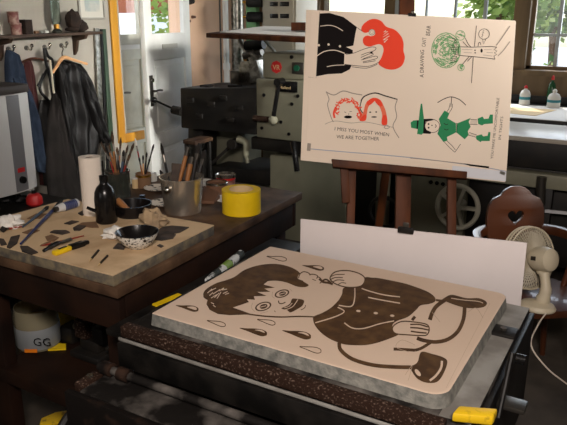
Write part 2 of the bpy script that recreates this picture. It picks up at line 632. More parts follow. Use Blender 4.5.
hs = thing('garden_shed', 'white shed with a small brown gable seen through the door glass', 'shed', (-8.9, sc0.y, -.35))
MB().box((-9.4, sc0.y - .55, -.35), (-8.4, sc0.y + .55, 1.75)).build('wall_panel', 'render', hs, smooth=False)
MB().prism([(-8.35, sc0.y - .3, 1.75), (-8.35, sc0.y + .3, 1.75), (-8.35, sc0.y + .3, 2.0), (-8.35, sc0.y, 2.25), (-8.35, sc0.y - .3, 2.0)], (-1, 0, 0)).build('gable_roof', 'brick', hs, smooth=False)

# ------------------------------------------------------------------ left wall
XW = XL
sh = thing('wall_shelf', 'dark wooden shelf on the left wall above the hanging coats', 'shelf', (XW, 3.5, 1.55))
a, b = pX(-3, 37.5, XW + .17), pX(103, 32.5, XW + .17)
zb = (a.z + b.z) / 2
sv = MB()
sv.hexa([(XW + .001, a.y - .1, a.z - .012), (XW + .17, a.y - .1, a.z - .012), (XW + .17, b.y, b.z - .012), (XW + .001, b.y, b.z - .012)],
        [(XW + .001, a.y - .1, a.z + .008), (XW + .17, a.y - .1, a.z + .008), (XW + .17, b.y, b.z + .008), (XW + .001, b.y, b.z + .008)])
sv.build('shelf_board', 'shelf_wood', sh, bevel=.002)
for px in (78, 2):
    br = MB()
    c = pX(px, 40, XW + .05)
    zt = a.z + (b.z - a.z) * (c.y - a.y) / (b.y - a.y) - .012
    br.prism([(XW + .001, c.y - .015, zt), (XW + .15, c.y - .015, zt), (XW + .13, c.y - .015, zt - .03), (XW + .05, c.y - .015, zt - .045),
              (XW + .03, c.y - .015, zt - .12), (XW + .001, c.y - .015, zt - .155)], (0, .03, 0))
    br.build('bracket', 'shelf_wood', sh, bevel=.003)


def shelf_z(y):
    return a.z + (b.z - a.z) * (y - a.y) / (b.y - a.y) + .008


def on_shelf(px, py, dx=.09):
    p = pX(px, py, XW + dx)
    return Vector((p.x, p.y, shelf_z(p.y) + .0005))


# two stacked tins
c = on_shelf(16, 34)
h0 = .075
for i, (dy, r, h, lab) in enumerate(((.006, .036, .068, 'round red-brown printed tin, lower of the two stacked at the left end of the shelf'),
                                     (-.008, .036, .064, 'round red-brown printed tin, upper of the two stacked at the left end of the shelf'))):
    t = thing('storage_tin', lab, 'tin', c + Vector((0, dy, 0 if i == 0 else .0785)), 'tins stacked on the shelf')
    o = t.location.copy()
    MB().lathe(o, [(0, 0), (r, 0), (r, h), (0, h)]).build('tin_body', 'tin_red', t)
    MB().lathe(o + Vector((0, 0, h - .012)), [(r + .0006, 0), (r + .002, .002), (r + .002, .02), (r - .002, .022), (0, .022)]).build('lid', 'tin_red', t)
c = on_shelf(27, 33)
bx = MB().box((c.x - .04, c.y - .03, c.z), (c.x + .03, c.y + .03, c.z + .098)).build('dark_box', 'cap', bevel=.002)
tag(bx, 'small black upright box on the shelf, right of the tins', 'box')
for px, lab, mt in ((36, 'small dark tube lying on the shelf beside the black box', 'scrap_brown'), (41, 'small pale stub on the shelf between dark tube and lamp glass', 'alu'), (46, 'little white stub on the shelf nearest the lamp glass', 'white')):
    c = on_shelf(px, 32)
    tag(MB().cyl(c + Vector((0, -.012, .011)), c + Vector((0, .02, .011)), .011, .009, 12).build('stub', mt), lab, 'stub')
# glass chimney lamp
c = on_shelf(57, 30)
t = thing('oil_lamp', 'tall clear glass chimney lamp with brass collar standing on the shelf', 'lamp', c)
MB().lathe(c, [(0, 0), (.034, 0), (.036, .008), (.03, .02), (.02, .028), (0, .028)]).build('base', 'dark_glass', t)
MB().lathe(c + Vector((0, 0, .028)), [(.016, 0), (.02, .004), (.02, .03), (.014, .034), (.014, 0)]).build('collar', 'brass', t)
MB().lathe(c + Vector((0, 0, .06)), [(.026, 0), (.034, .03), (.034, .30), (.0325, .30), (.0325, .03), (.0245, 0), (.026, 0)], 32).build('chimney', 'glass', t)
# flat cap
c = on_shelf(76, 30, .09)
t = thing('flat_cap', 'crumpled dark brown cap resting on the shelf below the framed picture', 'cap', c)
k = MB()
k.ball(c + Vector((0, -.02, .085)), .075, 18, sx=.8, sy=.75, sz=1.0, jitter=.25, seed=2)
k.ball(c + Vector((0, .045, .045)), .06, 16, sx=.9, sy=1.0, sz=.72, jitter=.25, seed=4)
k.build('crown', 'cap', t)
k = MB()
k.ball(c + Vector((.02, -.055, .02)), .055, 16, sx=1, sy=.9, sz=.3, jitter=.2, seed=6)
k.build('peak', 'cap', t)

# framed picture
q = [pX(*p, XW + .001) for p in ((74, -32), (104.5, -32), (104.5, 19.5), (74, 20.5))]
y0, y1, z0 = q[0].y, q[2].y, q[2].z
z1 = z0 + .42
pic = thing('framed_picture', 'pale framed picture hanging on the left wall above the cap', 'picture', (XW, (y0 + y1) / 2, z0))
fm = MB()
fm.prism([(XW + .001, y0, z0), (XW + .001, y1, z0), (XW + .001, y1, z1), (XW + .001, y0, z1)], (.02, 0, 0),
         hole=[(XW + .001, y0 + .016, z0 + .016), (XW + .001, y1 - .016, z0 + .016), (XW + .001, y1 - .016, z1 - .016), (XW + .001, y0 + .016, z1 - .016)])
fm.build('picture_frame', 'frame_pale', pic, bevel=.002)
MB().box((XW + .002, y0 + .015, z0 + .015), (XW + .008, y1 - .015, z1 - .015)).build('mount', 'mount', pic, smooth=False)
MB().box((XW + .008, y0 + .07, z0 + .06), (XW + .009, y1 - .05, z1 - .06)).build('print', 'picture', pic, smooth=False)

# coat hooks
for px, py, lab in ((8, 49, 'brass coat hook holding the blue denim jacket, leftmost under the shelf'), (26, 48, 'brass coat hook above the dark red garment'),
                    (44, 47, 'brass coat hook holding the black strap bag'), (61, 45.5, 'brass coat hook above the pale wooden hanger')):
    p = pX(px, py, XW)
    t = thing('coat_hook', lab, 'hook', p, 'coat hooks under the shelf')
    MB().cyl(p + Vector((.001, 0, 0)), p + Vector((.008, 0, 0)), .017, seg=16).build('plate', 'dark_steel', t)
    MB().tube([p + Vector((.008, 0, 0)), p + Vector((.05, 0, -.012)), p + Vector((.062, 0, .012))], .006).build('hook_arm', 'steel', t)
    MB().ball(p + Vector((.064, 0, .018)), .014, 12).build('knob', 'steel', t)


def garment(rows, X, thick, folds, seed, n=26):
    """a hanging cloth with a front and a back, from rows (pixel y, left x, right x) at wall distance X"""
    rows = [tuple(map(float, r)) for r in rows]
    fine = []
    for i in range(len(rows) - 1):
        for k in range(5):
            t = k / 5
            fine.append([rows[i][q] * (1 - t) + rows[i + 1][q] * t for q in range(3)])
    fine.append(list(rows[-1]))
    mb = MB()
    m = len(fine)
    front, back = [], []
    for i, (py, xl, xr) in enumerate(fine):
        L, Rr = pX(xl, py, X), pX(xr, py, X)
        for k in range(n + 1):
            s = k / n
            p = L.lerp(Rr, s)
            env = max(0, 1 - (2 * s - 1) ** 2) ** .5
            v = i / (m - 1)
            wv = math.sin(s * folds * PI * 2 + seed + 1.2 * noise.noise(Vector((s * 2, v * 3, seed)))) * .5 + .5
            wob = noise.noise(Vector((s * 5, v * 7, seed * 1.7)))
            ed = min(1, 6 * v + .25)
            front.append(p + Vector((env * ed * (thick * (.45 + .55 * wv * (.3 + .7 * v)) + .25 * thick * wob), 0, 0)))
            back.append(p + Vector((-.004, 0, 0)))
    vs = front + back
    N = len(front)
    w = n + 1
    fs = []
    for i in range(m - 1):
        for k in range(n):
            q = i * w + k
            fs.append((q, q + 1, q + w + 1, q + w))
            fs.append((N + q, N + q + w, N + q + w + 1, N + q + 1))
    for i in range(m - 1):
        for k in (0, n):
            q = i * w + k
            fs.append((q, q + w, N + q + w, N + q))
    for i in (0, m - 1):
        for k in range(n):
            q = i * w + k
            fs.append((q, N + q, N + q + 1, q + 1))
    mb.add(vs, fs)
    return mb


t = thing('denim_jacket', 'dark blue denim jacket hanging from the leftmost hook', 'jacket', pX(10, 60, XW))
garment([(50, 6, 10), (55, 5, 16), (66, 4.5, 21), (80, 5, 25), (100, 8, 30.5), (120, 12, 34), (140, 10, 38), (155, 8, 40)], XW + .05, .10, 2.5, 1.0).build('body', 'denim', t, angle=60)
garment([(78, 13, 23), (95, 17, 31), (115, 22, 37), (135, 27, 41), (155, 31, 44), (169, 36, 48.5), (172, 38, 48)], XW + .10, .085, 1.2, 2.2).build('sleeve', 'denim', t, angle=60)
t = thing('maroon_garment', 'dark red garment on a dark hanger between denim and black bag', 'garment', pX(29, 60, XW))
garment([(60, 25, 31), (66, 24, 33), (80, 24, 35), (100, 26, 38), (130, 32, 42), (160, 38, 46), (185, 40, 48)], XW + .012, .034, 2, 3.0).build('body', 'maroon', t, angle=60)
hb = MB().tube([pX(21, 63, XW + .055), pX(29, 59, XW + .06), pX(37, 58.5, XW + .06), pX(48, 61, XW + .055)], .008)
hb.build('hanger_bar', 'chair', t)
# black bag with straps
t = thing('strap_bag', 'black cloth bag with long straps on the third hook', 'bag', pX(44, 50, XW))
garment([(100, 40, 54), (112, 38, 56), (130, 39, 58), (160, 42, 60), (185, 44, 62)], XW + .06, .07, 1.5, 4.5).build('body', 'leather', t, angle=60)
for pts in ([(44, 48), (46, 62), (50, 78), (53, 96)], [(45, 48), (48, 56), (52, 60), (53, 72), (54, 96)], [(44, 74), (40, 84), (41, 92), (48, 100)], [(47, 70), (42, 79), (38, 86)]):
    s = MB()
    s.tube([pX(x, y, XW + .075) for x, y in pts], .011, 8)
    s.build('strap', 'leather', t)
# leather jacket and hanger
t = thing('leather_jacket', 'black leather jacket hanging on the pale wooden hanger', 'jacket', pX(70, 70, XW))
garment([(60, 59, 68), (64, 57, 79), (72, 55, 86), (85, 55, 90), (100, 57, 94), (120, 59, 97), (140, 60, 97), (165, 61, 94), (200, 64, 92)], XW + .04, .11, 2.5, 6.1).build('body', 'leather', t, angle=60)
garment([(70, 77, 86), (85, 80, 91), (100, 84, 96), (115, 88, 100), (130, 92, 104), (140, 96, 108), (143, 99, 107)], XW + .07, .09, 1.3, 7.0).build('sleeve', 'leather', t, angle=60)
garment([(64, 57, 62), (80, 57, 66), (100, 60, 69), (125, 63, 73), (150, 66, 76), (165, 68, 77)], XW + .10, .07, 1.0, 8.0).build('lapel', 'leather', t, angle=60)
t = thing('coat_hanger', 'pale wooden coat hanger holding the black leather jacket', 'hanger', pX(63, 58, XW))
hp = [pX(x, y, XW + .16) for x, y in ((52.5, 73), (57, 66), (61, 59.5), (65, 57.5), (74, 60), (87, 64))]
MB().tube(hp, [.010, .011, .014, .014, .011, .010], 10).build('hanger_arms', 'pale_wood', t)
MB().tube([pX(62.5, 58, XW + .16), pX(62, 53, XW + .14), pX(63, 49, XW + .10), pX(61.5, 46, XW + .06)], .004, 6).build('hook', 'steel', t)
# apron
t = thing('hanging_apron', 'charcoal grey cloth apron hanging in front of the black bag', 'apron', pX(55, 95, XW + .16))
garment([(93, 53, 56), (100, 51, 58), (112, 49, 61), (128, 47, 65), (150, 46, 71), (172, 46, 77), (195, 48, 83), (205, 50, 85)], XW + .165, .07, 2.2, 9.0).build('body', 'apron', t, angle=60)
MB().tube([pX(50, 60, XW + .16), pX(52, 76, XW + .17), pX(53.5, 90, XW + .17), pX(54.5, 97, XW + .16)], .007, 6).build('cord', 'fan', t)
# leaning strips
for (x0, x1, yt, x2, x3, yb, mt, lab, nm) in (
        (93.5, 98.5, 28, 98, 102, 112, 'alu', 'dusty aluminium ruler leaning on the wall beside the leather jacket', 'metal_ruler'),
        (99, 101.2, 29, 104, 106, 130, 'leather', 'thin black lath between aluminium ruler and green batten', 'wooden_lath'),
        (101.5, 104.8, 29, 108, 112.5, 138, 'green_batten', 'dark green batten leaning on the wall next to the yellow post', 'wooden_batten')):
    p = [pX(x0, yt, XW + .012), pX(x1, yt, XW + .012), pX(x3, yb, XW + .03), pX(x2, yb, XW + .03)]
    # carry the strip down to the floor along its own line
    dl, dr = p[3] - p[0], p[2] - p[1]
    kl, kr = (p[0].z - .002) / -dl.z, (p[1].z - .002) / -dr.z
    e3, e2 = p[0] + dl * kl, p[1] + dr * kr
    s = MB().prism([p[0], p[1], e2, e3], (.014, 0, 0)).build(nm, mt, bevel=.002)
    tag(s, lab, 'strip')

# ------------------------------------------------------------------ wall heater
hx0, hx1 = -3.975, -3.50
yR = pX(33, 140, hx1 - .05).y
zt = pX(33, 95, hx1).z + .02
zbm = pX(33, 190, hx1).z
hy0, hy1 = yR - .46, yR
t = thing('water_heater', 'white wall heater with grey control strip left of the hanging coats', 'heater', (hx0, (hy0 + hy1) / 2, zbm))


def heater_slice(s0, s1, z0, z1, off):
    pts = []
    for k in range(9):
        s = s0 + (s1 - s0) * k / 8
        pts.append((hx1 - .05 * abs(2 * s - 1) ** 2.4 + off, hy0 + (hy1 - hy0) * s))
    return pts


body = heater_slice(0, 1, 0, 0, 0)
MB().prism([(x, y, zbm) for x, y in body] + [(hx0, hy1, zbm), (hx0, hy0, zbm)], (0, 0, zt - zbm)).build('casing', 'heater', t, bevel=.012)
st = heater_slice(.55, .77, 0, 0, .003)
st2 = heater_slice(.55, .77, 0, 0, -.02)
MB().prism([(x, y, zbm + .012) for x, y in st] + [(x, y, zbm + .012) for x, y in reversed(st2)], (0, 0, zt - zbm - .02)).build('control_strip', 'heater_grey', t, bevel=.002)
kp = hx1 - .05 * abs(2 * .66 - 1) ** 2.4
ky = hy0 + (hy1 - hy0) * .66
MB().cyl((kp - .01, ky, zbm + .085), (kp + .022, ky, zbm + .085), .026, .022).build('dial', 'blackplastic', t)
MB().box((kp - .01, ky - .028, zbm + .135), (kp + .006, ky + .028, zbm + .165)).build('badge', 'red', t, bevel=.002)
MB().prism([(x, y, zt) for x, y in heater_slice(0, 1, 0, 0, .012)] + [(hx0, hy1 + .01, zt), (hx0, hy0 - .01, zt)], (0, 0, .05)).build('top_cap', 'heater_dark', t, bevel=.006)
# low cabinet and red canister below it
t = thing('low_cabinet', 'dark low cabinet on the floor beneath the white heater', 'cabinet', (-3.7, 2.55, 0))
cz = pX(35, 206, -3.45).z
MB().box((-3.97, 1.9, 0), (-3.22, 2.95, cz - .03)).build('carcass', 'machine_dark', t, bevel=.004)
MB().box((-3.975, 1.88, cz - .03), (-3.2, 2.97, cz)).build('top', 'machine_dark', t, bevel=.004)
for yy in (1.95, 2.46):
    dd = MB().box((-3.2195, yy, .06), (-3.205, yy + .47, cz - .06)).build('door', 'machine_dark', t, bevel=.003)
    MB().cyl((-3.205, yy + .4, cz * .55), (-3.18, yy + .4, cz * .55), .012).build('knob', 'steel', dd)
c = pz(35, 205, cz)
t = thing('red_canister', 'red round canister on the low cabinet below the heater', 'canister', (c.x, c.y, cz))
c = Vector((c.x, c.y, cz + .0005))
MB().lathe(c, [(0, 0), (.04, 0), (.052, .012), (.052, .05), (.036, .075), (.016, .08), (0, .08)]).build('can_body', 'red', t)
MB().lathe(c + Vector((0, 0, .0795)), [(.014, 0), (.014, .022), (0, .022)]).build('cap', 'blackplastic', t)
for px, lab, s in ((8, 'dark lump on the low cabinet near its left end', 1.0), (21, 'dark lump on the low cabinet beside the red canister', .8)):
    c = pz(px, 203, cz)
    tag(MB().ball((c.x, c.y, cz + .034 * s), .05 * s, 14, sz=.7, jitter=.5, seed=px).build('rag_lump', 'leather'), lab, 'rag')

# ------------------------------------------------------------------ pipes and pillar in the corner
t = thing('vertical_pipe', 'white painted vertical pipe in the corner beside the pink wall', 'pipe', pY(226, 80, 5.35) * 1)
c = pY(226.5, 60, 5.35)
t.location = (c.x, c.y, 0)
MB().cyl((c.x, c.y, 0), (c.x, c.y, ZC - .001), .028, seg=16).build('tube', 'white_paint', t)
MB().cyl((c.x, c.y, 1.2), (c.x, c.y, 1.26), .036, seg=16).build('coupling', 'white_paint', t)
c = pY(238, 60, 5.45)
t = thing('vertical_duct', 'thick shiny grey vertical duct right of the white pipe', 'duct', (c.x, c.y, 0))
MB().cyl((c.x, c.y, 0), (c.x, c.y, ZC - .001), .062, seg=28).build('tube', 'alu', t)
for z in (.8, 1.5, 2.1):
    MB().cyl((c.x, c.y, z), (c.x, c.y, z + .03), .068, seg=28).build('band', 'dark_steel', t)
c = pY(221, 60, 5.4)
t = thing('thin_cable_pipe', 'thin dark conduit at the edge of the pink wall', 'pipe', (c.x, c.y, 0))
MB().cyl((c.x, c.y, 0), (c.x, c.y, ZC - .001), .009, seg=10).build('tube', 'dark_steel', t)
for px, py, s, lab in ((190, 1, .035, 'small black box on the pink wall at the top of the picture'), (192, 17, .016, 'small brown cup hook on the pink wall beside the door'), (187, 21, .016, 'small brown peg on the pink wall close to the door')):
    p = pX(px, py, XL)
    tag(MB().cyl(p + Vector((.001, 0, 0)), p + Vector((.04, 0, 0)), s, s * .7, 10).build('wall_peg', 'blackplastic' if s > .02 else 'chair'), lab, 'peg')
# electric cabinet
y = 5.1
cl, cr = pY(262, 20, y), pY(296, 20, y)
t = thing('electric_cabinet', 'tall grey electric cabinet behind the press, beside the window', 'cabinet', ((cl.x + cr.x) / 2, y + .2, 0))
MB().box((cl.x, y, 0), (cr.x, y + .4, 2.3)).build('carcass', 'cabinet', t, bevel=.006)
dm = (cl.x + .02, cr.x - .02)
d = MB().box((dm[0], y - .018, .1), (dm[1], y - .0005, 2.26)).build('door', 'cabinet', t, bevel=.004)
for py in (4, 16):
    for pxa, pxb in ((270, 278), (280, 289)):
        p0, p1 = pY(pxa, py - 2.2, y - .02), pY(pxb, py + 2.2, y - .02)
        MB().box((p0.x, y - .021, p1.z), (p1.x, y - .0185, p0.z)).build('name_strip', 'blackplastic', d, bevel=.001)
# roller rack
y = 5.05
rl, rr_ = pY(243, 20, y), pY(261, 20, y)
t = thing('roller_rack', 'rack of black brass-ended rollers between duct and electric cabinet', 'rack', ((rl.x + rr_.x) / 2, y + .15, 0))
MB().box((rl.x - .06, y + .14, 0), (rl.x + .05, y + .2, 2.3)).build('post', 'print_leaf', t, bevel=.003)
MB().box((rr_.x - .045, y + .14, 0), (rr_.x - .015, y + .2, 2.3)).build('post', 'machine_dark', t, bevel=.003)
for i, py in enumerate((2, 17, 46, 60)):
    p = pY(252, py, y)
    rl_ = MB().cyl((rl.x + .02, y + .06, p.z), (rr_.x - .014, y + .06, p.z), .045, seg=18).build('roller', 'black_iron', t)
    MB().cyl((rl.x - .035, y + .06, p.z), (rl.x + .02, y + .06, p.z), .013, seg=12).build('axle', 'brass', rl_)
# ------------------------------------------------------------------ work table
TZ = .90
TX0, TX1, TY0, TY1 = -2.22, -1.385, 1.335, 2.63
tb = thing('work_table', 'dark wooden work table crowded with brushes and tools', 'table', ((TX0 + TX1) / 2, (TY0 + TY1) / 2, 0))
MB().hexa([(TX0, TY0, TZ - .035), (-1.357, TY0, TZ - .035), (-1.412, TY1, TZ - .035), (TX0, TY1, TZ - .035)],
          [(TX0, TY0, TZ), (-1.357, TY0, TZ), (-1.412, TY1, TZ), (TX0, TY1, TZ)]).build('table_top', 'bench_top', tb, bevel=.003)
az = TZ - .16
for q in (((TX0 + .03, TY0 + .02), (-1.375, TY0 + .05)), ((TX0 + .03, TY1 - .06), (-1.43, TY1 - .03))):
    MB().box((q[0][0], q[0][1], az), (q[1][0], q[1][1], TZ - .0355)).build('apron', 'bench_edge', tb, bevel=.003)
MB().hexa([(-1.405, TY0 + .05, az), (-1.372, TY0 + .05, az), (-1.43, TY1 - .06, az), (-1.46, TY1 - .06, az)],
          [(-1.405, TY0 + .05, TZ - .0355), (-1.372, TY0 + .05, TZ - .0355), (-1.43, TY1 - .06, TZ - .0355), (-1.46, TY1 - .06, TZ - .0355)]).build('apron', 'bench_edge', tb, bevel=.003)
MB().box((TX0 + .03, TY0 + .05, az), (TX0 + .065, TY1 - .06, TZ - .0355)).build('apron', 'bench_edge', tb, bevel=.003)
lx = pY(9, 293, TY0 + .11).x
for x0, x1, y0, y1 in ((lx - .09, lx, TY0 + .055, TY0 + .11), (-1.475, -1.38, TY0 + .055, TY0 + .14), (lx - .09, lx, TY1 - .15, TY1 - .065), (-1.55, -1.465, TY1 - .15, TY1 - .065)):
    MB().box((x0, y0, 0), (x1, y1, az + .05)).build('leg', 'bench_edge', tb, bevel=.004)
SZ = .40
MB().box((lx - .05, TY0 + .045, SZ - .06), (-1.44, TY1 - .09, SZ)).build('lower_shelf', 'bench_edge', tb, bevel=.004)

# plywood work board
BZ = TZ + .040
pb = [pz(113, 275, BZ), pz(214, 225, BZ), pz(68, 199, BZ), pz(-10, 252, BZ)]
pb[3] = Vector((pb[2].x - .03, pb[0].y - .005, BZ))
bd = thing('work_board', 'thick square tan board with ink-stained edges on the work table', 'board', ((pb[0] + pb[2]) / 2).to_tuple())
bd.location.z = TZ
low = [Vector((p.x, p.y, TZ + .0005)) for p in pb]
MB().hexa([low[3], low[0], low[1], low[2]], [Vector((p.x, p.y, BZ - .004)) for p in (pb[3], pb[0], pb[1], pb[2])]).build('board_core', 'ply_edge', bd, bevel=.002)
MB().hexa([Vector((p.x, p.y, BZ - .0038)) for p in (pb[3], pb[0], pb[1], pb[2])], [pb[3], pb[0], pb[1], pb[2]]).build('face_sheet', 'ply_face', bd)


def PB(px, py, dz=0.0):
    return pz(px, py, BZ) + Vector((0, 0, dz))


def PT(px, py, dz=0.0):
    return pz(px, py, TZ) + Vector((0, 0, dz))


# paper towel roll
c = PB(94, 213.5, .0005)
t = thing('paper_towel_roll', 'white roll of paper towel standing behind the black bottle', 'paper roll', c)
top = .232
r = .042
MB().lathe(c, [(.017, 0), (r, 0), (r, top), (.017, top), (.017, 0)], 36).build('paper', 'towel', t)
MB().lathe(c, [(.0145, .001), (.0165, .001), (.0165, top - .003), (.0145, top - .003), (.0145, .001)], 24).build('cardboard_core', 'brown_card', t)
fl = [c + Vector((math.cos(x), math.sin(x), 0)) * (r + .0005 + .0012 * i) for i, x in enumerate([-.9, -.6, -.3, 0, .2])]
mbt = MB()
tail = [p + Vector((0, 0, .0)) for p in fl]
mbt.add(tail + [p + Vector((0, 0, top)) for p in tail], [(i, i + 1, i + 6, i + 5) for i in range(4)])
mbt.build('loose_sheet', 'towel', t)
# black bottle
c = PB(107, 222, .0005)
t = thing('black_bottle', 'black squat bottle with a narrow neck in front of the paper towel', 'bottle', c)
MB().lathe(c, [(0, 0), (.037, 0), (.041, .006), (.041, .095), (.038, .12), (.03, .138), (.018, .15), (.0155, .156), (.0155, .167), (0, .167)], 30).build('bottle_body', 'blackplastic', t)
MB().lathe(c + Vector((0, 0, .1655)), [(0.017, 0), (.017, .018), (.012, .02), (.004, .022), (.0035, .075), (0, .076)], 20).build('nozzle', 'blackplastic', t)


def brush(p0, p1, r, hm, lab, grp, tipfrac=.2, ferr=.12, tipr=1.5, name='paint_brush', tm='bristle', tm2='dark_steel'):
    """handle from p0, bristle end at p1"""
    p0, p1 = Vector(p0), Vector(p1)
    t = thing(name, lab, 'brush', p0, grp)
    d = p1 - p0
    a = p0 + d * (1 - tipfrac - ferr)
    b = p0 + d * (1 - tipfrac)
    hb = MB()
    hb.tube([p0, p0.lerp(a, .5), a], [r * .6, r * .8, r * 1.0, r * 1.15, r * 1.1], 8)
    hb.build('handle', hm, t)
    if ferr:
        MB().cyl(a, b, r * 1.05, r * 1.25, 10).build('ferrule', tm2, t)
    if tipfrac:
        MB().cyl(b, b.lerp(p1, .55), r * 1.2, r * tipr, 10).cyl(b.lerp(p1, .55), p1, r * tipr, r * .35, 10).build('bristles', tm, t)
    return t


# glass jar of brushes
c = PT(119, 196, .0005)
t = thing('brush_jar', 'cloudy glass jar crammed with paint brushes behind the black bottle', 'jar', c)
jr, jh = .055, .115
MB().lathe(c, [(0, 0), (jr, 0), (jr, jh), (jr - .003, jh), (jr - .003, .005), (0, .005)], 32).build('glass_wall', 'dark_glass', t)
MB().lathe(c + Vector((0, 0, jh)), [(jr - .003, .0003), (jr + .003, .002), (jr + .003, .007), (jr - .003, .008)], 32).build('rim', 'dark_glass', t)
tips = [(101, 142, 'handle_black'), (105, 138, 'handle_wood'), (109, 143, 'handle_black'), (112, 131, 'handle_wood'), (107, 150, 'handle_red'), (117, 147, 'handle_black'), (121, 137, 'handle_wood'),
        (124, 150, 'handle_steelblue'), (128, 145, 'handle_black'), (131, 152, 'handle_red'), (114, 152, 'handle_black'), (134, 143, 'handle_black')]
DJ = (c - CAM).dot(FWD)
words_ = ['leftmost brush', 'second brush from the left', 'third brush from the left', 'long wooden brush', 'red brush', 'black brush in the middle', 'pale-tipped tall brush', 'steel blue brush', 'black brush right of centre', 'dark red brush at the right', 'short black brush', 'rightmost black brush']
for i, (px, py, hm) in enumerate(tips):
    tip = pD(px, py, DJ + rnd.uniform(-.03, .03))
    ang = rnd.uniform(0, 6.28)
    hd = Vector((tip.x - c.x, tip.y - c.y, 0))
    base = c + Vector((0, 0, .008)) - hd * .25 + Vector((math.cos(ang), math.sin(ang), 0)) * .012
    bl = Vector((base.x - c.x, base.y - c.y))
    if bl.length > jr - .012:
        bl *= (jr - .012) / bl.length
        base = Vector((c.x + bl.x, c.y + bl.y, base.z))
    fl_ = i % 3
    brush(base, tip, .0036 + .001 * (i % 2), hm, words_[i] + ' standing in the cloudy glass jar', 'brushes in the glass jar', tipfrac=(.2, .14, .16)[fl_], tm=('bristle', 'bristle_dark', 'handle_wood' if py < 140 else 'bristle')[fl_])
# wooden pot with brushes
c = PT(144, 187, .0005)
t = thing('brush_pot', 'brown pot of brushes right of the glass jar', 'pot', c)
MB().lathe(c, [(0, 0), (.034, 0), (.037, .07), (.034, .07), (.031, .005), (0, .005)], 28).build('pot_wall', 'scrap_brown', t)
MB().lathe(c + Vector((0, 0, .052)), [(.0362, 0), (.0385, .002), (.0385, .01), (.0365, .012)], 28).build('band', 'brass', t)
DJ = (c - CAM).dot(FWD)
for i, (px, py, hm, lab) in enumerate(((135, 138, 'handle_red', 'white-tipped red brush in the brown pot'), (139, 157, 'handle_wood', 'short tan brush in the brown pot'), (143, 155, 'pale_wood', 'stubby pale brush in the brown pot'),
                                      (147, 152, 'handle_black', 'black brush in the brown pot'), (154, 144, 'handle_black', 'thin dark brush leaning right in the brown pot'), (150, 158, 'handle_red', 'dark red brush at the right of the brown pot'))):
    tip = pD(px, py, DJ + rnd.uniform(-.02, .02))
    hd = Vector((tip.x - c.x, tip.y - c.y, 0))
    base = c + Vector((0, 0, .008)) - hd * .12
    bl = Vector((base.x - c.x, base.y - c.y))
    if bl.length > .022:
        bl *= .022 / bl.length
        base = Vector((c.x + bl.x, c.y + bl.y, base.z))
    brush(base, tip, .0034, hm, lab, 'brushes in the brown pot', tipfrac=.16, tm='white' if i == 0 else 'bristle_dark')
# small yellow tin and white cap
c = PT(135.5, 188, .0005)
t = thing('small_tin', 'small cream tin between the glass jar and brown pot', 'tin', c)
MB().lathe(c, [(0, 0), (.016, 0), (.016, .046), (0, .046)], 20).build('tin_body', 'card', t)
MB().lathe(c + Vector((0, 0, .0455)), [(.0165, 0), (.0165, .008), (0, .008)], 20).build('lid', 'white_plastic', t)
c = PT(153, 181, .0005)
t = thing('white_pot', 'small white plastic pot behind the spattered plate', 'pot', c)
MB().lathe(c, [(0, 0), (.02, 0), (.022, .03), (0, .03)], 20).build('pot_wall', 'white_plastic', t)
MB().lathe(c + Vector((0, 0, .0295)), [(.018, 0), (.018, .012), (0, .012)], 20).build('lid', 'white_plastic', t)
# plates
for px, py, r, lab in ((157, 190, .062, 'ink-spattered plate behind the round steel bucket, further one'), (164, 205, .06, 'white plate with dark spots beside the steel bucket, nearer one')):
    c = PT(px, py, .0005)
    t = MB().lathe(c, [(0, 0), (r * .6, 0), (r, .012), (r, .015), (r * .6, .004), (0, .004)], 36).build('spattered_plate', 'speckle2')
    tag(t, lab, 'plate', 'spattered plates')
# little black ink bottle
c = PT(143, 207, .0005)
t = thing('ink_bottle', 'small black ink bottle left of the white spotted plate', 'bottle', c)
MB().lathe(c, [(0, 0), (.02, 0), (.021, .003), (.021, .03), (.012, .038), (0, .038)], 24).build('bottle_body', 'blackplastic', t)
MB().lathe(c + Vector((0, 0, .0375)), [(.013, 0), (.013, .016), (0, .016)], 20).build('cap', 'blackplastic', t)
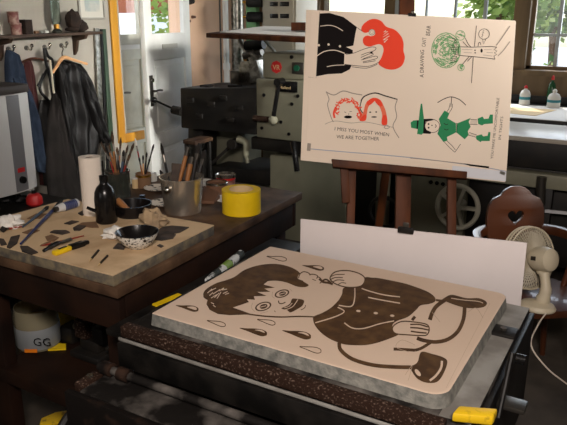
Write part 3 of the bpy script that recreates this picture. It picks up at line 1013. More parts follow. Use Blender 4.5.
# steel bucket
c = PT(183, 212, .0005)
rb = 20.0 * ((c - CAM).dot(FWD)) / F
t = thing('steel_bucket', 'shiny steel bucket holding scrapers and brushes', 'bucket', c)
bh = .152
MB().lathe(c, [(0, 0), (rb * .86, 0), (rb * .9, .004), (rb * 1.06, bh), (rb * 1.1, bh + .001), (rb * 1.1, bh + .005), (rb * 1.03, bh + .004), (rb * .87, .008), (0, .008)], 48).build('pail', 'bucket', t)
for sgn in (1,):
    e = c + (-RIGHT * .45 - Vector((FWD.x, FWD.y, 0)) * .8).normalized() * rb * 1.06 + Vector((0, 0, bh * .78))
    out = (e - c)
    out.z = 0
    out.normalize()
    lug = MB().ball(e + out * .002, .018, 16, sz=.9, sx=1, sy=1).build('handle_lug', 'steel', t)
DB = (c - CAM).dot(FWD)
for i, (px, py, bx_, r, hm, lab, tf) in enumerate(((188, 147, 176, .008, 'handle_wood', 'wooden-handled brush standing at the left of the bucket', .0), (192, 157, 184, .010, 'handle_wood', 'orange-handled brush leaning right in the bucket', .0),
                                                   (199, 143, 190, .009, 'handle_black', 'dark paint brush at the right side of the bucket', .2), (205, 150, 194, .009, 'handle_black', 'black brush leaning out right of the bucket', .2),
                                                   (160, 170, 172, .006, 'handle_blue', 'slim blue brush sticking out left of the bucket', .3), (167, 143, 160, .005, 'handle_black', 'long grey brush leaning left of the bucket', .2))):
    base = pD(bx_, 196 if i < 5 else 172, DB - .01 + .012 * i)
    tip = pD(px, py, DB - .01 + .014 * i)
    if i == 5:
        base, tip = pD(158, 178, DB + .16), pD(166, 141, DB + .18)
        base = c + Vector((-.02, .03, .02))
        tip = pD(162, 141, DB + .02)
        base, tip = c + Vector((-.05, .0, .03)), pD(161, 143, DB + .02)
    brush(base, tip, r, hm, lab, 'tools in the steel bucket', tipfrac=tf, ferr=.12 if tf else .18, tipr=1.3, tm='bristle_dark', tm2='dark_steel')
for i, (x0, x1, y0, y1) in enumerate(((171, 181, 163, 184), (178, 186, 166, 188))):
    q = [pD(x0, y1, DB + .02 * i), pD(x1, y1, DB + .02 * i), pD(x1 + .5, y0 + 1, DB + .02 * i), pD(x0 + .5, y0, DB + .02 * i)]
    tag(MB().prism(q, FWD * .008).build('scraper_blade', 'scrap', bevel=.001), ('wide dark scraper standing in the bucket, leftmost', 'narrow dark scraper standing in the bucket behind the wide one')[i], 'scraper', 'scrapers in the bucket')
# dark mass of rags in bucket
tag(MB().ball(c + Vector((0, .01, .095)), .052, 16, sz=.7, jitter=.4, seed=3).build('ink_rag', 'leather'), 'crumpled black rag stuffed inside the steel bucket', 'rag')
# tape roll
c = PT(241, 214, .0005)
rt = 19.5 * ((c - CAM).dot(FWD)) / F
c.y += rt * .35
c.x -= rt * .2
t = thing('tape_roll', 'wide yellow roll of tape on the table edge', 'tape', c)
th = .100
MB().lathe(c, [(rt * .64, 0), (rt, 0), (rt, th), (rt * .64, th), (rt * .64, 0)], 48).build('tape', 'yellow', t)
MB().lathe(c, [(rt * .59, .001), (rt * .636, .001), (rt * .636, th + .002), (rt * .59, th + .002), (rt * .59, .001)], 40).build('cardboard_core', 'card', t)
# red tins and lids behind
c = PT(217, 193, .0005)
t = thing('ink_tin', 'open ink tin with red band behind the tape roll', 'tin', c)
ri = .05
MB().lathe(c, [(0, 0), (ri, 0), (ri, .05), (ri - .004, .052), (ri - .004, .04), (0, .04)], 36).build('tin_body', 'brown_card', t)
MB().lathe(c + Vector((0, 0, .044)), [(ri + .0004, 0), (ri + .002, .002), (ri + .002, .009), (ri + .0004, .011)], 36).build('rim', 'steel', t)
c2 = PT(226, 186, .0005)
t = thing('ink_tin', 'silver ink tin with red rim, rightmost behind the tape roll', 'tin', c2)
MB().lathe(c2, [(0, 0), (.046, 0), (.046, .047), (0, .047)], 36).build('tin_body', 'tin_red', t)
MB().lathe(c2 + Vector((0, 0, .036)), [(.0464, 0), (.0475, .002), (.0475, .009), (.0464, .010)], 36).build('red_band', 'red', t)
MB().lathe(c2 + Vector((0, 0, .0465)), [(.049, 0), (.049, .014), (.044, .016), (.04, .01), (0, .01)], 36).build('lid', 'steel', t)
c = PT(203, 184, .0005)
tag(MB().lathe(c, [(0, 0), (.055, 0), (.06, .012), (.057, .012), (.052, .004), (0, .004)], 36).build('tin_lid', 'white_plastic'), 'white round lid lying behind the bucket', 'lid')
# brown wedge of card
q = [PT(*p, .0005) for p in ((198, 204), (214, 204), (220, 199), (204, 193))]
t = MB().hexa(q, [q[0] + Vector((0, 0, .012)), q[1] + Vector((0, 0, .012)), q[2] + Vector((0, 0, .03)), q[3] + Vector((0, 0, .036))]).build('card_wedge', 'brown_card', bevel=.001)
tag(t, 'brown wedge-shaped card between bucket and tape roll', 'card')
q = [PT(*p, .0005) for p in ((212, 200), (224, 203), (226, 196), (214, 193))]
tag(MB().prism(q, (0, 0, .002)).build('paper_slip', 'white', smooth=False), 'white paper slip beside the brown card', 'paper')
for px, py, lab in ((258, 190, 'dark spot of dried ink on the table right of the tins'),):
    c = PT(px, py, .0004)
    tag(MB().lathe(c, [(0, 0), (.012, 0), (.011, .003), (0, .004)], 16, squash=.5).build('ink_crumb', 'scrap'), lab, 'crumb')

# black frying-pan shaped dish
c = PB(132, 215.5, .0005)
rp = 19 * ((c - CAM).dot(FWD)) / F
c.y += .012
c.x -= .004
t = thing('black_pan', 'black round pan with a long handle right of the black bottle', 'pan', c)
MB().lathe(c, [(0, 0), (rp * .86, 0), (rp, .045), (rp, .048), (rp * .95, .048), (rp * .82, .006), (0, .006)], 40).build('pan_bowl', 'enamel_black', t)
MB().tube([pD(109, 212.5, (c - CAM).dot(FWD) - .05), pD(99, 212, (c - CAM).dot(FWD) - .12), pD(87, 207.5, (c - CAM).dot(FWD) - .13)], .0065, 8).build('handle', 'enamel_black', t)
# wooden knob tool in pan
brush(pD(132, 213, (c - CAM).dot(FWD)), pD(117, 200, (c - CAM).dot(FWD) + .01), .012, 'handle_wood', 'tan wooden tool resting in the black pan', None, 0, 0, name='wooden_tool')
# speckled bowl
c = PB(136, 250, .0005)
rs = 21.5 * ((c - CAM).dot(FWD)) / F
c.y += rs * .35
c.x -= rs * .2
t = thing('speckled_bowl', 'white enamel bowl spattered with black ink at the front of the board', 'bowl', c)
MB().lathe(c, [(0, .002), (rs * .42, 0), (rs * .5, .005), (rs * .75, .02), (rs * .93, .042), (rs, .055)], 44).build('outer_wall', 'speckle', t)
MB().lathe(c, [(0, .008), (rs * .45, .008), (rs * .72, .024), (rs * .9, .045), (rs * .98, .0565), (rs * 1.01, .0565), (rs * 1.0, .0548)], 44).build('ink_lining', 'enamel_black', t)


def flat_scrap(pts, name, m, lab, cat, h=.003, base=PB, grp=None):
    q = [base(*p, .0004) for p in pts]
    t = MB().prism(spline(q, 1, True), (0, 0, h)).build(name, m, smooth=False)
    return tag(t, lab, cat, grp)


def crumple(name, m, lab, cat, c, r, sx, sy, sz, seed, jit=.6):
    mb = MB()
    mb.ball((c.x, c.y, c.z + r * sz * .6), r, 22, sx=sx, sy=sy, sz=sz, jitter=jit, seed=seed)
    for p in mb.v:
        q = noise.noise(p * 55) * .006 + noise.noise(p * 22) * .008
        p += (p - c).normalized() * q
        p.z = max(p.z, c.z + .0005)
    t = mb.build(name, m, angle=25)
    return tag(t, lab, cat)


crumple('paper_tissue', 'tissue', 'crumpled white tissue left of the speckled bowl', 'tissue', PB(116, 237), .044, 1.1, .85, .5, 5)
crumple('paper_tissue', 'tissue', 'crumpled white tissue on the far left edge of the board', 'tissue', PB(10, 227), .05, 1.1, .8, .55, 8)
crumple('rag', 'rag', 'tan crumpled rag right of the black pan', 'rag', PB(154, 225), .046, 1.15, .85, .85, 12)
flat_scrap([(152, 236), (162, 228), (172, 226.5), (189, 228), (180, 233), (168, 235)], 'black_offcut', 'scrap', 'black leaf-shaped offcut at the right of the board', 'offcut', .004)
flat_scrap([(152, 240), (162, 233.5), (176, 235), (173, 239), (162, 241)], 'black_offcut', 'scrap', 'dark offcut just right of the speckled bowl', 'offcut', .003)
flat_scrap([(113, 249), (118, 244), (126, 246), (124, 250)], 'black_offcut', 'scrap', 'small black offcut left of the speckled bowl foot', 'offcut', .004)
flat_scrap([(157, 246), (160, 244.5), (164, 246.5), (161, 248)], 'black_offcut', 'scrap', 'tiny square offcut right of the speckled bowl', 'offcut', .002)
flat_scrap([(7, 248), (11, 238), (20, 236), (17, 244), (10, 249)], 'black_offcut', 'scrap', 'curled grey offcut at the left front of the board', 'offcut', .005)
flat_scrap([(20, 247), (28, 247), (38, 253), (32, 255), (22, 252)], 'black_offcut', 'scrap', 'long grey offcut at the lower end of the blue brush', 'offcut', .004)
flat_scrap([(-2, 239), (4, 240), (7, 245), (1, 246)], 'black_offcut', 'scrap', 'dark offcut at the left border of the picture', 'offcut', .004)
flat_scrap([(45, 237), (52, 235), (59, 238), (54, 242), (47, 241)], 'brown_offcut', 'scrap_brown', 'brown offcut under the red pen', 'offcut', .002)
flat_scrap([(77, 226), (82, 223), (96, 222), (99, 228), (92, 228)], 'brown_offcut', 'scrap_brown', 'tan-brown offcut in front of the paper towel', 'offcut', .002)
flat_scrap([(22, 233), (32, 229), (40, 231), (30, 235)], 'brown_offcut', 'scrap_brown', 'brown offcut between the two blue brushes', 'offcut', .002)
flat_scrap([(27, 219), (36, 214), (47, 214), (40, 219)], 'brown_offcut', 'scrap_brown', 'brown offcut near the back left corner', 'offcut', .002)
flat_scrap([(50, 233), (54, 231), (66, 231), (70, 233), (62, 235)], 'black_offcut', 'scrap', 'black strip offcut in the middle of the board', 'offcut', .004)
flat_scrap([(64, 224), (72, 221), (79, 222), (70, 225)], 'black_offcut', 'scrap', 'thin black offcut below the printed tube', 'offcut', .003)
flat_scrap([(73, 229), (78, 226), (86, 227), (80, 231), (74, 231)], 'black_offcut', 'scrap', 'dark knobbly offcut right of the middle', 'offcut', .005)
flat_scrap([(78, 214), (84, 211), (90, 213), (82, 216)], 'black_offcut', 'scrap', 'black offcut left of the towel roll foot', 'offcut', .005)
# brushes lying on the board
brush(PB(21, 247, .012), PB(63, 203, .014), .006, 'handle_blue', 'long dark blue brush lying across the left of the board', None, .2, .1, 1.6, tm='bristle_dark')
brush(PB(23, 229, .008), PB(49, 208.5, .01), .005, 'handle_steelblue', 'grey-blue brush lying behind the dark blue brush', None, .2, .1, 1.6, tm='bristle_dark')
brush(PB(22, 228, .006), PB(0, 233, .012), .004, 'handle_red', 'red-handled round brush at the left edge', None, .3, .1, 3.2, tm='bristle_dark')
brush(PB(84, 237, .005), PB(42, 247, .004), .003, 'handle_red', 'slim red brush lying above the yellow knife', None, .2, .05, .8, tm='handle_red')
brush(PB(58, 239, .004), PB(40, 247, .004), .003, 'scrap_brown', 'thin brown stick crossing the red brush', None, .1, 0, .8, tm='scrap_brown', name='wooden_stick')
for x0, y0, x1, y1, lab in ((98.5, 251.5, 89, 263, 'short dark pencil in front of the speckled bowl, left of two'), (107.5, 257, 97.5, 267.5, 'short dark pencil in front of the speckled bowl, right of two')):
    t = thing('pencil', lab, 'pencil', PB(x0, y0), 'short pencils')
    p0, p1 = PB(x0, y0, .0045), PB(x1, y1, .0045)
    e = p0.lerp(p1, .78)
    MB().cyl(p0, e, .004, seg=6).build('shaft', 'handle_black', t)
    MB().cyl(e, p1, .004, .0008, 6).build('sharpened_tip', 'card', t)
# palette knife with black handle
t = thing('palette_knife', 'black-handled scraper knife above the yellow cutter', 'knife', PB(44, 252))
MB().tube([PB(44, 253, .008), PB(54, 247.5, .009), PB(60, 245, .009)], [.006, .009, .009, .006], 10).build('handle', 'blackplastic', t)
MB().prism([PB(60, 244, .008), PB(71, 240, .008), PB(73, 242, .008), PB(62, 246, .008)], (0, 0, .002)).build('blade', 'dark_steel', t)
# yellow utility knife
t = thing('utility_knife', 'yellow and black utility knife at the front of the board', 'knife', PB(60, 254))
d = (PB(88, 244) - PB(54, 256)).normalized()
n = Vector((-d.y, d.x, 0))
p0, p1, p2 = PB(54, 256, .009), PB(70, 250, .009), PB(88.5, 244, .009)
MB().bar(p0, p1, .024, .016, n).build('handle', 'yellow', t, bevel=.004)
MB().bar(p1, p1.lerp(p2, .75), .026, .017, n).bar(p1.lerp(p2, .7), p2, .018, .013, n).build('grip', 'blackplastic', t, bevel=.004)
MB().bar(p0.lerp(p1, .3) + Vector((0, 0, .0085)), p0.lerp(p1, .8) + Vector((0, 0, .0085)), .008, .004, n).build('slider', 'blackplastic', t, bevel=.001)
# printed paint tube
p0, p1 = PB(58, 213, .018), PB(77, 207, .018)
t = thing('paint_tube', 'white tube with blue striped print behind the blue brush', 'tube', p0)
d = p1 - p0
mb = MB()
mb.lathe(p0, [(.0, 0), (.014, 0), (.018, d.length * .25), (.018, d.length), (0, d.length)], 22, axis=d)
mb.build('tube_body', 'heater', t)
mb = MB()
for i in range(7):
    a = d.length * (.28 + .09 * i)
    mb.lathe(p0 + d.normalized() * a, [(.0184, 0), (.0186, .002), (.0186, .007), (.0184, .008)], 22, axis=d)
mb.build('printed_stripes', 'handle_blue', t)
MB().cyl(p0 - d.normalized() * .018, p0 + d.normalized() * .001, .01, seg=14).build('cap', 'dark_steel', t)

# ------------------------------------------------------------------ under the table
c = pz(35, 349, SZ)
c.z += .0005
rj = 21.5 * ((c - CAM).dot(FWD)) / F
c.y += rj * .5
c.x -= rj * .3
t = thing('plastic_tub', 'clear plastic tub with a grey label under the table', 'tub', c)
hh = .17
MB().lathe(c, [(0, 0), (rj * .96, 0), (rj, .005), (rj, hh * .75), (rj * .95, hh), (rj * .93, hh), (rj * .96, hh * .75), (rj * .96, .006), (0, .006)], 40).build('tub_wall', 'tub', t)
MB().lathe(c, [(rj + .0006, .01), (rj + .0012, .011), (rj + .0012, hh * .56), (rj + .0006, hh * .57)], 40).build('label', 'tub_label', t)
MB().lathe(c, [(0, .007), (rj * .94, .007), (rj * .94, hh * .62), (0, hh * .6)], 36).build('contents', 'card', t)


def text_on(body, at, u, v, size, m, parent, name='lettering', spacing=1.0, align='LEFT', shear=0.0, off=0.0, bold=0.0):
    """writing: text flattened to a mesh, starting at a point, running along u, upright along v"""
    cu = bpy.data.curves.new(name, 'FONT')
    cu.body = body
    cu.size = 1.0
    cu.space_character = spacing
    cu.align_x = align
    cu.shear = shear
    cu.offset = bold
    cu.resolution_u = 2
    tmp = bpy.data.objects.new(name, cu)
    COL.objects.link(tmp)
    bpy.context.view_layer.update()
    dg = bpy.context.evaluated_depsgraph_get()
    me = bpy.data.meshes.new_from_object(tmp.evaluated_get(dg))
    u, v = Vector(u).normalized(), Vector(v).normalized()
    nn = u.cross(v)
    mb = MB()
    vs = [Vector(at) + u * (q.co.x * size) + v * (q.co.y * size) + nn * off for q in me.vertices]
    mb.add(vs, [tuple(p.vertices) for p in me.polygons])
    bpy.data.objects.remove(tmp)
    bpy.data.curves.remove(cu)
    bpy.data.meshes.remove(me)
    o = mb.build(name, m, parent, smooth=False)
    return o


pt = c + Vector((-FWD.x, -FWD.y, 0)).normalized() * (rj + .003) + Vector((RIGHT.x, RIGHT.y, 0)).normalized() * .012 + Vector((0, 0, .035))
text_on('GG', pt, (RIGHT.x, RIGHT.y, 0), (0, 0, 1), .05, 'blackplastic', t)
ob = MB()
for k in range(5):
    pass
c2 = c + Vector((-FWD.x, -FWD.y, 0)).normalized() * (rj + .002)
MB().obox(c2 + Vector((0, 0, .012)), Vector((RIGHT.x, RIGHT.y, 0)) * .025, Vector((FWD.x, FWD.y, 0)) * .002, Vector((0, 0, .007))).build('orange_sticker', 'orange', t)
# yellow bag
c = pz(72, 338, SZ)
t = thing('yellow_tub', 'yellow plastic tub behind the clear tub under the table', 'tub', (c.x, c.y + .1, SZ))
c = pY(69, 322, 1.79)
c.z = SZ + .0005
MB().lathe(c, [(0, 0), (.068, 0), (.078, .23), (.074, .23), (.064, .006), (0, .006)], 36).build('tub_wall', 'yellow', t)
MB().lathe(c + Vector((0, 0, .222)), [(.0785, 0), (.083, .002), (.083, .012), (.077, .014)], 36).build('rim', 'yellow', t)
q = [pz(*p, SZ + .001) for p in ((48, 351), (66, 350), (66, 345), (52, 344), (47, 347))]
tag(MB().prism(q, (0, 0, .006)).build('yellow_scrap', 'yellow', smooth=False), 'yellow paper scrap on the lower shelf in front of the clear tub', 'paper')
# bench vice
c = pz(80, 366, SZ)
t = thing('bench_vice', 'dark iron bench vice on the lower shelf of the work table', 'vice', (c.x, c.y, SZ))
b = Vector((c.x - .02, c.y + .10, SZ + .0005))
mb = MB()
mb.box((b.x - .07, b.y - .07, b.z), (b.x + .09, b.y + .08, b.z + .03)).box((b.x - .04, b.y - .04, b.z + .03), (b.x + .06, b.y + .05, b.z + .08))
mb.build('base', 'machine_dark', t, bevel=.008)
MB().box((b.x - .055, b.y - .05, b.z + .08), (b.x + .01, b.y + .06, b.z + .16)).build('jaw', 'rust', t, bevel=.01)
MB().box((b.x + .04, b.y - .05, b.z + .08), (b.x + .10, b.y + .06, b.z + .15)).build('jaw', 'black_iron', t, bevel=.01)
MB().cyl((b.x - .1, b.y, b.z + .1), (b.x + .15, b.y, b.z + .1), .016).build('screw', 'dark_steel', t)
MB().cyl((b.x + .15, b.y - .08, b.z + .1), (b.x + .15, b.y + .07, b.z + .1), .007).build('handle', 'dark_steel', t)
c = pz(84, 335, SZ)
t = MB().ball((c.x + .06, c.y + .14, SZ + .0785), .072, 18, sz=.74, jitter=.5, seed=31).build('ink_rag', 'leather')
tag(t, 'dark bundle of rags behind the bench vice', 'rag')
c = pz(60, 345, SZ)
mb = MB()
mb.box((c.x - .02, c.y + .02, SZ + .0005), (c.x + .05, c.y + .10, SZ + .075))
tag(mb.build('metal_block', 'machine_dark', bevel=.012), 'dark metal block right of the clear tub', 'block')
# yellow striped offcut on the floor
q = [pz(*p, .001) for p in ((40, 428), (68, 426), (68, 414), (56, 416), (42, 422))]
tag(MB().prism(q, (0, 0, .02)).build('yellow_plank', 'yellow_block', bevel=.002), 'yellow scuffed block on the floor under the table', 'block')
# ------------------------------------------------------------------ hand press with the stone
ST = .92
pr = thing('hand_press', 'black iron press bed with rusty rails carrying the drawn stone', 'press', (-.73, 1.5, 0))
BEDZ = .884
MB().box((-1.185, 1.199, BEDZ - .045), (-.243, 1.872, BEDZ)).build('bed', 'dusty_iron', pr, bevel=.004)
MB().box((-.312, 1.21, BEDZ), (-.2435, 1.868, BEDZ + .0012)).build('bed_plate', 'dusty_bed', pr)
# near rail with stepped dark face
MB().box((-1.185, 1.165, .86), (-.29, 1.1985, .892)).build('rail', 'rust', pr, bevel=.004)
mb = MB()
mb.box((-1.188, 1.158, .851), (-.285, 1.1648, .8595))
mb.build('rail_lip', 'dusty_bed', pr, bevel=.002)
MB().box((-1.19, 1.155, .772), (-.285, 1.19, .8455)).build('rail_side', 'black_iron', pr, bevel=.003)
MB().cyl((-1.225, 1.118, .782), (-.24, 1.118, .782), .0115, seg=16).build('guide_rod', 'dusty_iron', pr)
for x in (-1.21, -1.15):
    MB().cyl((x, 1.118, .782), (x + .035, 1.118, .782), .019, seg=16).build('rod_collar', 'front_iron', pr)
mb = MB()
mb.box((-1.20, 1.02, .735), (-.25, 1.154, .765))
mb.build('ledge', 'dusty_iron', pr, bevel=.004)
MB().box((-1.235, 1.035, .735), (-1.1995, 1.105, .772)).build('end_block', 'rust', pr, bevel=.004)
MB().cyl((-1.217, 1.075, .772), (-1.217, 1.075, .779), .009, seg=8).build('bolt', 'steel', pr)
MB().box((-1.235, 1.0, .60), (-.245, 1.0195, .764)).build('front_beam', 'front_iron', pr, bevel=.004)
MB().box((-1.20, 1.02, .62), (-.26, 1.87, .734)).build('under_frame', 'black_iron', pr, bevel=.006)
for x in (-1.2, -.36):
    for y in (1.06, 1.78):
        MB().box((x, y, 0), (x + .09, y + .09, .62)).build('leg', 'black_iron', pr, bevel=.008)
# right-hand side plate, strut, knob and bracket
MB().box((-.2425, 1.02, .56), (-.228, 1.87, .872)).build('side_plate', 'black_iron', pr, bevel=.003)
c0, c1 = pX(512, 353, -.20), pX(498, 418, -.20)
MB().cyl(c0, c1, .006, seg=10).build('strut', 'black_iron', pr)
c = pX(516, 358, -.205)
MB().cyl(c, c + Vector((.022, 0, 0)), .012, seg=14).build('knob', 'blackplastic', pr)
c = pX(515, 404, -.19)
MB().box((-.23, c.y - .02, c.z - .012), (-.165, c.y + .03, c.z)).build('bracket', 'dark_steel', pr, bevel=.003)
c = pX(500, 336, -.26)
c = pz(503, 333, BEDZ)
MB().box((c.x - .035, c.y - .03, BEDZ), (c.x + .035, c.y + .03, BEDZ + .010)).build('clamp', 'black_iron', pr, bevel=.004)
MB().cyl((c.x, c.y, BEDZ + .010), (c.x, c.y, BEDZ + .016), .009, seg=8).build('clamp_bolt', 'dark_steel', pr)
MB().box((-1.12, 1.873, .76), (-.285, 2.03, .798)).build('rear_ledge', 'black_iron', pr, bevel=.004)
for x in (-1.0, -.4):
    MB().box((x, 1.873, .70), (x + .05, 2.0, .7595)).build('ledge_bracket', 'black_iron', pr, bevel=.004)
# narrow shelf between press and work table
MB().box((-1.352, 1.27, .775), (-1.1855, 2.25, .795)).build('side_shelf', 'black_iron', pr, bevel=.003)
q = [pz(*p, .872) for p in ((453, 409), (489, 409), (497, 402), (458, 402))]
p0 = pz(472, 406, .872)
q = [pz(*p, .915) for p in ((452, 413), (493.5, 417), (498, 408), (459, 405))]
yb = MB().hexa([Vector((p.x, p.y, .893)) for p in q], q)
yb.build('corner_block', 'yellow_block', pr, bevel=.005)
# crank wheel below on the left
mb = MB()
ring = []
for k in range(24):
    a_ = 2 * PI * k / 24
    ring.append((-1.26, 1.10 + .16 * math.cos(a_), .52 + .16 * math.sin(a_)))
mb.tube(ring, .014, 8, smooth=False, closed=True)
for k in range(4):
    a_ = PI / 4 + PI / 2 * k
    mb.cyl((-1.26, 1.10, .52), (-1.26, 1.10 + .155 * math.cos(a_), .52 + .155 * math.sin(a_)), .009, seg=8)
mb.cyl((-1.285, 1.10, .52), (-1.24, 1.10, .52), .028, seg=16)
mb.build('hand_wheel', 'black_iron', pr)


c0, c1 = pz(209, 281, .812), pz(241, 254, .812)
t = thing('paper_roll', 'spotted paper roll lying in the gap between work table and stone', 'paper roll', (c0.x, c0.y, .796))
MB().cyl(Vector((c0.x, c0.y, .8125)), Vector((c1.x, c1.y, .8125)), .0165, seg=18).build('roll', 'spotted_paper', t)
MB().cyl(Vector((c0.x, c0.y, .8125)).lerp(Vector((c1.x, c1.y, .8125)), .42), Vector((c0.x, c0.y, .8125)).lerp(Vector((c1.x, c1.y, .8125)), .6), .0172, seg=18).build('green_band', 'leaf', t)
c0, c1 = pz(154, 305, .80), pz(180, 294, .80)
yr = MB().bar(Vector((c0.x, c0.y, .7985)), Vector((c1.x, c1.y, .7985)), .02, .005, (c1 - c0).cross(Vector((0, 0, 1)))).build('yellow_ruler', 'yellow')
tag(yr, 'thin yellow ruler in the gap at the left corner of the stone', 'ruler')


class Draw:
    """flat inked drawing: shapes from pixel points mapped to a plane, ink layers lying on each other"""

    def __init__(self, fn, unit):
        self.mb = MB()
        self.fn = fn
        self.u = unit
        self.layer = 0
        self.last = None

    def up(self, mi):
        self.layer += 1

    def reset(self):
        self.layer, self.last = 0, None
        return self

    def fill(self, pts, mi, smooth=True, n=5):
        q = [Vector((x, y, 0)) for x, y in pts]
        if smooth:
            q = spline(q, n, True)
        self.up(mi)
        tris = tessellate_polygon([q])
        self.mb.add([self.fn(p.x, p.y, self.layer) for p in q], [tuple(t) for t in tris], mi)
        return self

    def line(self, pts, w, mi, smooth=True, taper=False, closed=False):
        q = [Vector((x, y, 0)) for x, y in pts]
        if smooth and len(q) > 2:
            q = spline(q, 5, closed)
        if closed:
            q = q + [q[0]]
        self.up(mi)
        vs = []
        L = len(q)
        for i, p in enumerate(q):
            d = q[min(i + 1, L - 1)] - q[max(i - 1, 0)]
            if d.length < 1e-9:
                d = Vector((1, 0, 0))
            d.normalize()
            nn = Vector((-d.y, d.x, 0))
            ww = w / 2
            if taper:
                ww *= .25 + .75 * math.sin(PI * i / max(1, L - 1))
            vs += [self.fn((p + nn * ww).x, (p + nn * ww).y, self.layer), self.fn((p - nn * ww).x, (p - nn * ww).y, self.layer)]
        self.mb.add(vs, [(2 * i, 2 * i + 1, 2 * i + 3, 2 * i + 2) for i in range(L - 1)], mi)
        return self

    def oval(self, c, rx, ry, mi, rot=0.0, n=20):
        pts = []
        for k in range(n):
            a = 2 * PI * k / n
            x, y = rx * math.cos(a), ry * math.sin(a)
            pts.append((c[0] + x * math.cos(rot) - y * math.sin(rot), c[1] + x * math.sin(rot) + y * math.cos(rot)))
        return self.fill(pts, mi, smooth=False)

    def ring(self, c, rx, ry, w, mi, rot=0.0, n=20):
        pts = []
        for k in range(n):
            a = 2 * PI * k / n
            x, y = rx * math.cos(a), ry * math.sin(a)
            pts.append((c[0] + x * math.cos(rot) - y * math.sin(rot), c[1] + x * math.sin(rot) + y * math.cos(rot)))
        return self.line(pts, w, mi, smooth=False, closed=True)


# the litho stone: rounded slab
def rounded(x0, y0, x1, y1, radii, z, n=6):
    out = []
    for (cx_, cy_, r, a0) in ((x0, y0, radii[0], PI), (x1, y0, radii[1], -PI / 2), (x1, y1, radii[2], 0), (x0, y1, radii[3], PI / 2)):
        sx = 1 if cx_ == x0 else -1
        sy = 1 if cy_ == y0 else -1
        for k in range(n + 1):
            a = a0 + (PI / 2) * k / n
            out.append(Vector((cx_ + sx * r + r * math.cos(a), cy_ + sy * r + r * math.sin(a), z)))
    return out


stn = thing('litho_stone', 'large tan lithographic stone with a brown ink drawing on the press', 'stone', (-.716, 1.54, BEDZ + .0005))
o = rounded(-1.128, 1.222, -.300, 1.862, (.008, .045, .035, .008), BEDZ + .0016)
i2 = rounded(-1.124, 1.227, -.306, 1.857, (.006, .042, .032, .006), ST - .0015)
i3 = rounded(-1.120, 1.231, -.310, 1.853, (.006, .04, .03, .006), ST)
mb = MB()
N = len(o)
mb.add(o + i2, [(k, (k + 1) % N, N + (k + 1) % N, N + k) for k in range(N)] + [tuple(range(N - 1, -1, -1))])
mb.add([p + Vector((0, 0, 0)) for p in i2], [tuple(range(N))])
mb.build('slab', 'stone_side', stn, smooth=False)
mb = MB()
mb.add(i2 + i3, [(k, (k + 1) % N, N + (k + 1) % N, N + k) for k in range(N)] + [tuple(range(N, 2 * N)), tuple(range(N - 1, -1, -1))])
mb.build('polished_face', 'stone_top', stn, smooth=False)


def sfn(px, py, L):
    return pz(px, py, ST + .00012 + .000004 * L)


def T(x0, y0, s, pts):
    return [(x0 + x / s, y0 + y / s) for x, y in pts]


def A(p): return T(145, 245, 4.2545, p)
def B(p): return T(235, 250, 4.2545, p)
def C_(p): return T(300, 255, 4.25, p)
def D4(p): return T(390, 270, 3.267, p)
def E5(p): return T(320, 310, 4.05, p)


d = Draw(sfn, 1)
INK, STO = 0, 1
# hair
d.fill([(203.3, 295.5), (205.6, 289.7), (215.5, 283.5), (227.3, 279.8), (235, 276.5), (244.4, 270), (258.5, 265.3), (275, 263.8), (289, 266.5), (298.5, 271.5),
        (301.2, 276), (303, 281), (308.5, 284.8), (305.5, 287), (297.3, 286.6), (286.7, 282.6), (277.3, 280.8), (268, 281.2), (263.7, 284.1), (252, 287), (236, 290), (220, 294), (209, 296.5)], INK)
d.fill([(206, 296), (215, 284), (235, 277), (258, 267), (268, 281), (263.7, 284.5), (275, 287.6), (264.4, 288.6), (270.3, 291.8), (257.3, 292), (266.7, 295.8), (253.8, 296.3),
        (255, 299.8), (246.8, 299.2), (249, 302), (242, 304.5), (233, 307.5), (243, 311), (252, 314.3), (240, 314.8), (229.6, 315.2), (217.9, 314), (209.6, 309.8), (206.4, 304.2), (207.5, 300.4), (210.5, 299.3), (205, 298.6)], INK, smooth=False)
d.fill([(203.3, 295.5), (206, 291), (216, 287), (226, 290), (224, 298), (212, 301), (205, 298.6)], INK)
for q in ([(210, 291), (216, 288)], [(213, 294), (220, 289.5)], [(211, 298), (217, 294.5)], [(217, 298.5), (221, 292)], [(222, 290), (227, 289)], [(223, 293.5), (227.5, 291.5)], [(213, 305), (215.5, 307)], [(211, 302.5), (214, 304)], [(207.5, 293), (212, 289)], [(209.5, 295.5), (213, 292.5)], [(214.5, 297.5), (219, 293)], [(219, 291), (224, 288)], [(225, 294.5), (229, 293)]):
    d.line(q, .8, STO, False)
# chin, face
d.line([(238, 312.8), (249, 314.2), (265, 316.2), (282, 317), (299, 316.4), (316, 317)], 1.4, INK)
for cx_, cy_, rx, ry in ((282, 293.6, 7.6, 3.9), (263.2, 306.4, 8.4, 4.4)):
    d.oval((cx_, cy_), rx, ry, INK, -.28)
    d.oval((cx_, cy_), rx - 1.6, ry - 1.1, STO, -.28)
    d.oval((cx_ + .4, cy_), rx * .48, ry * .52, INK, -.28)
    d.line([(cx_ - 3, cy_ + .8), (cx_ + 3, cy_ - .8)], .7, STO, False)
d.line(B([(185, 215), (188, 226), (200, 228), (215, 222)]), 1.0, INK)
def K(p): return T(180, 250, 3.78, p)


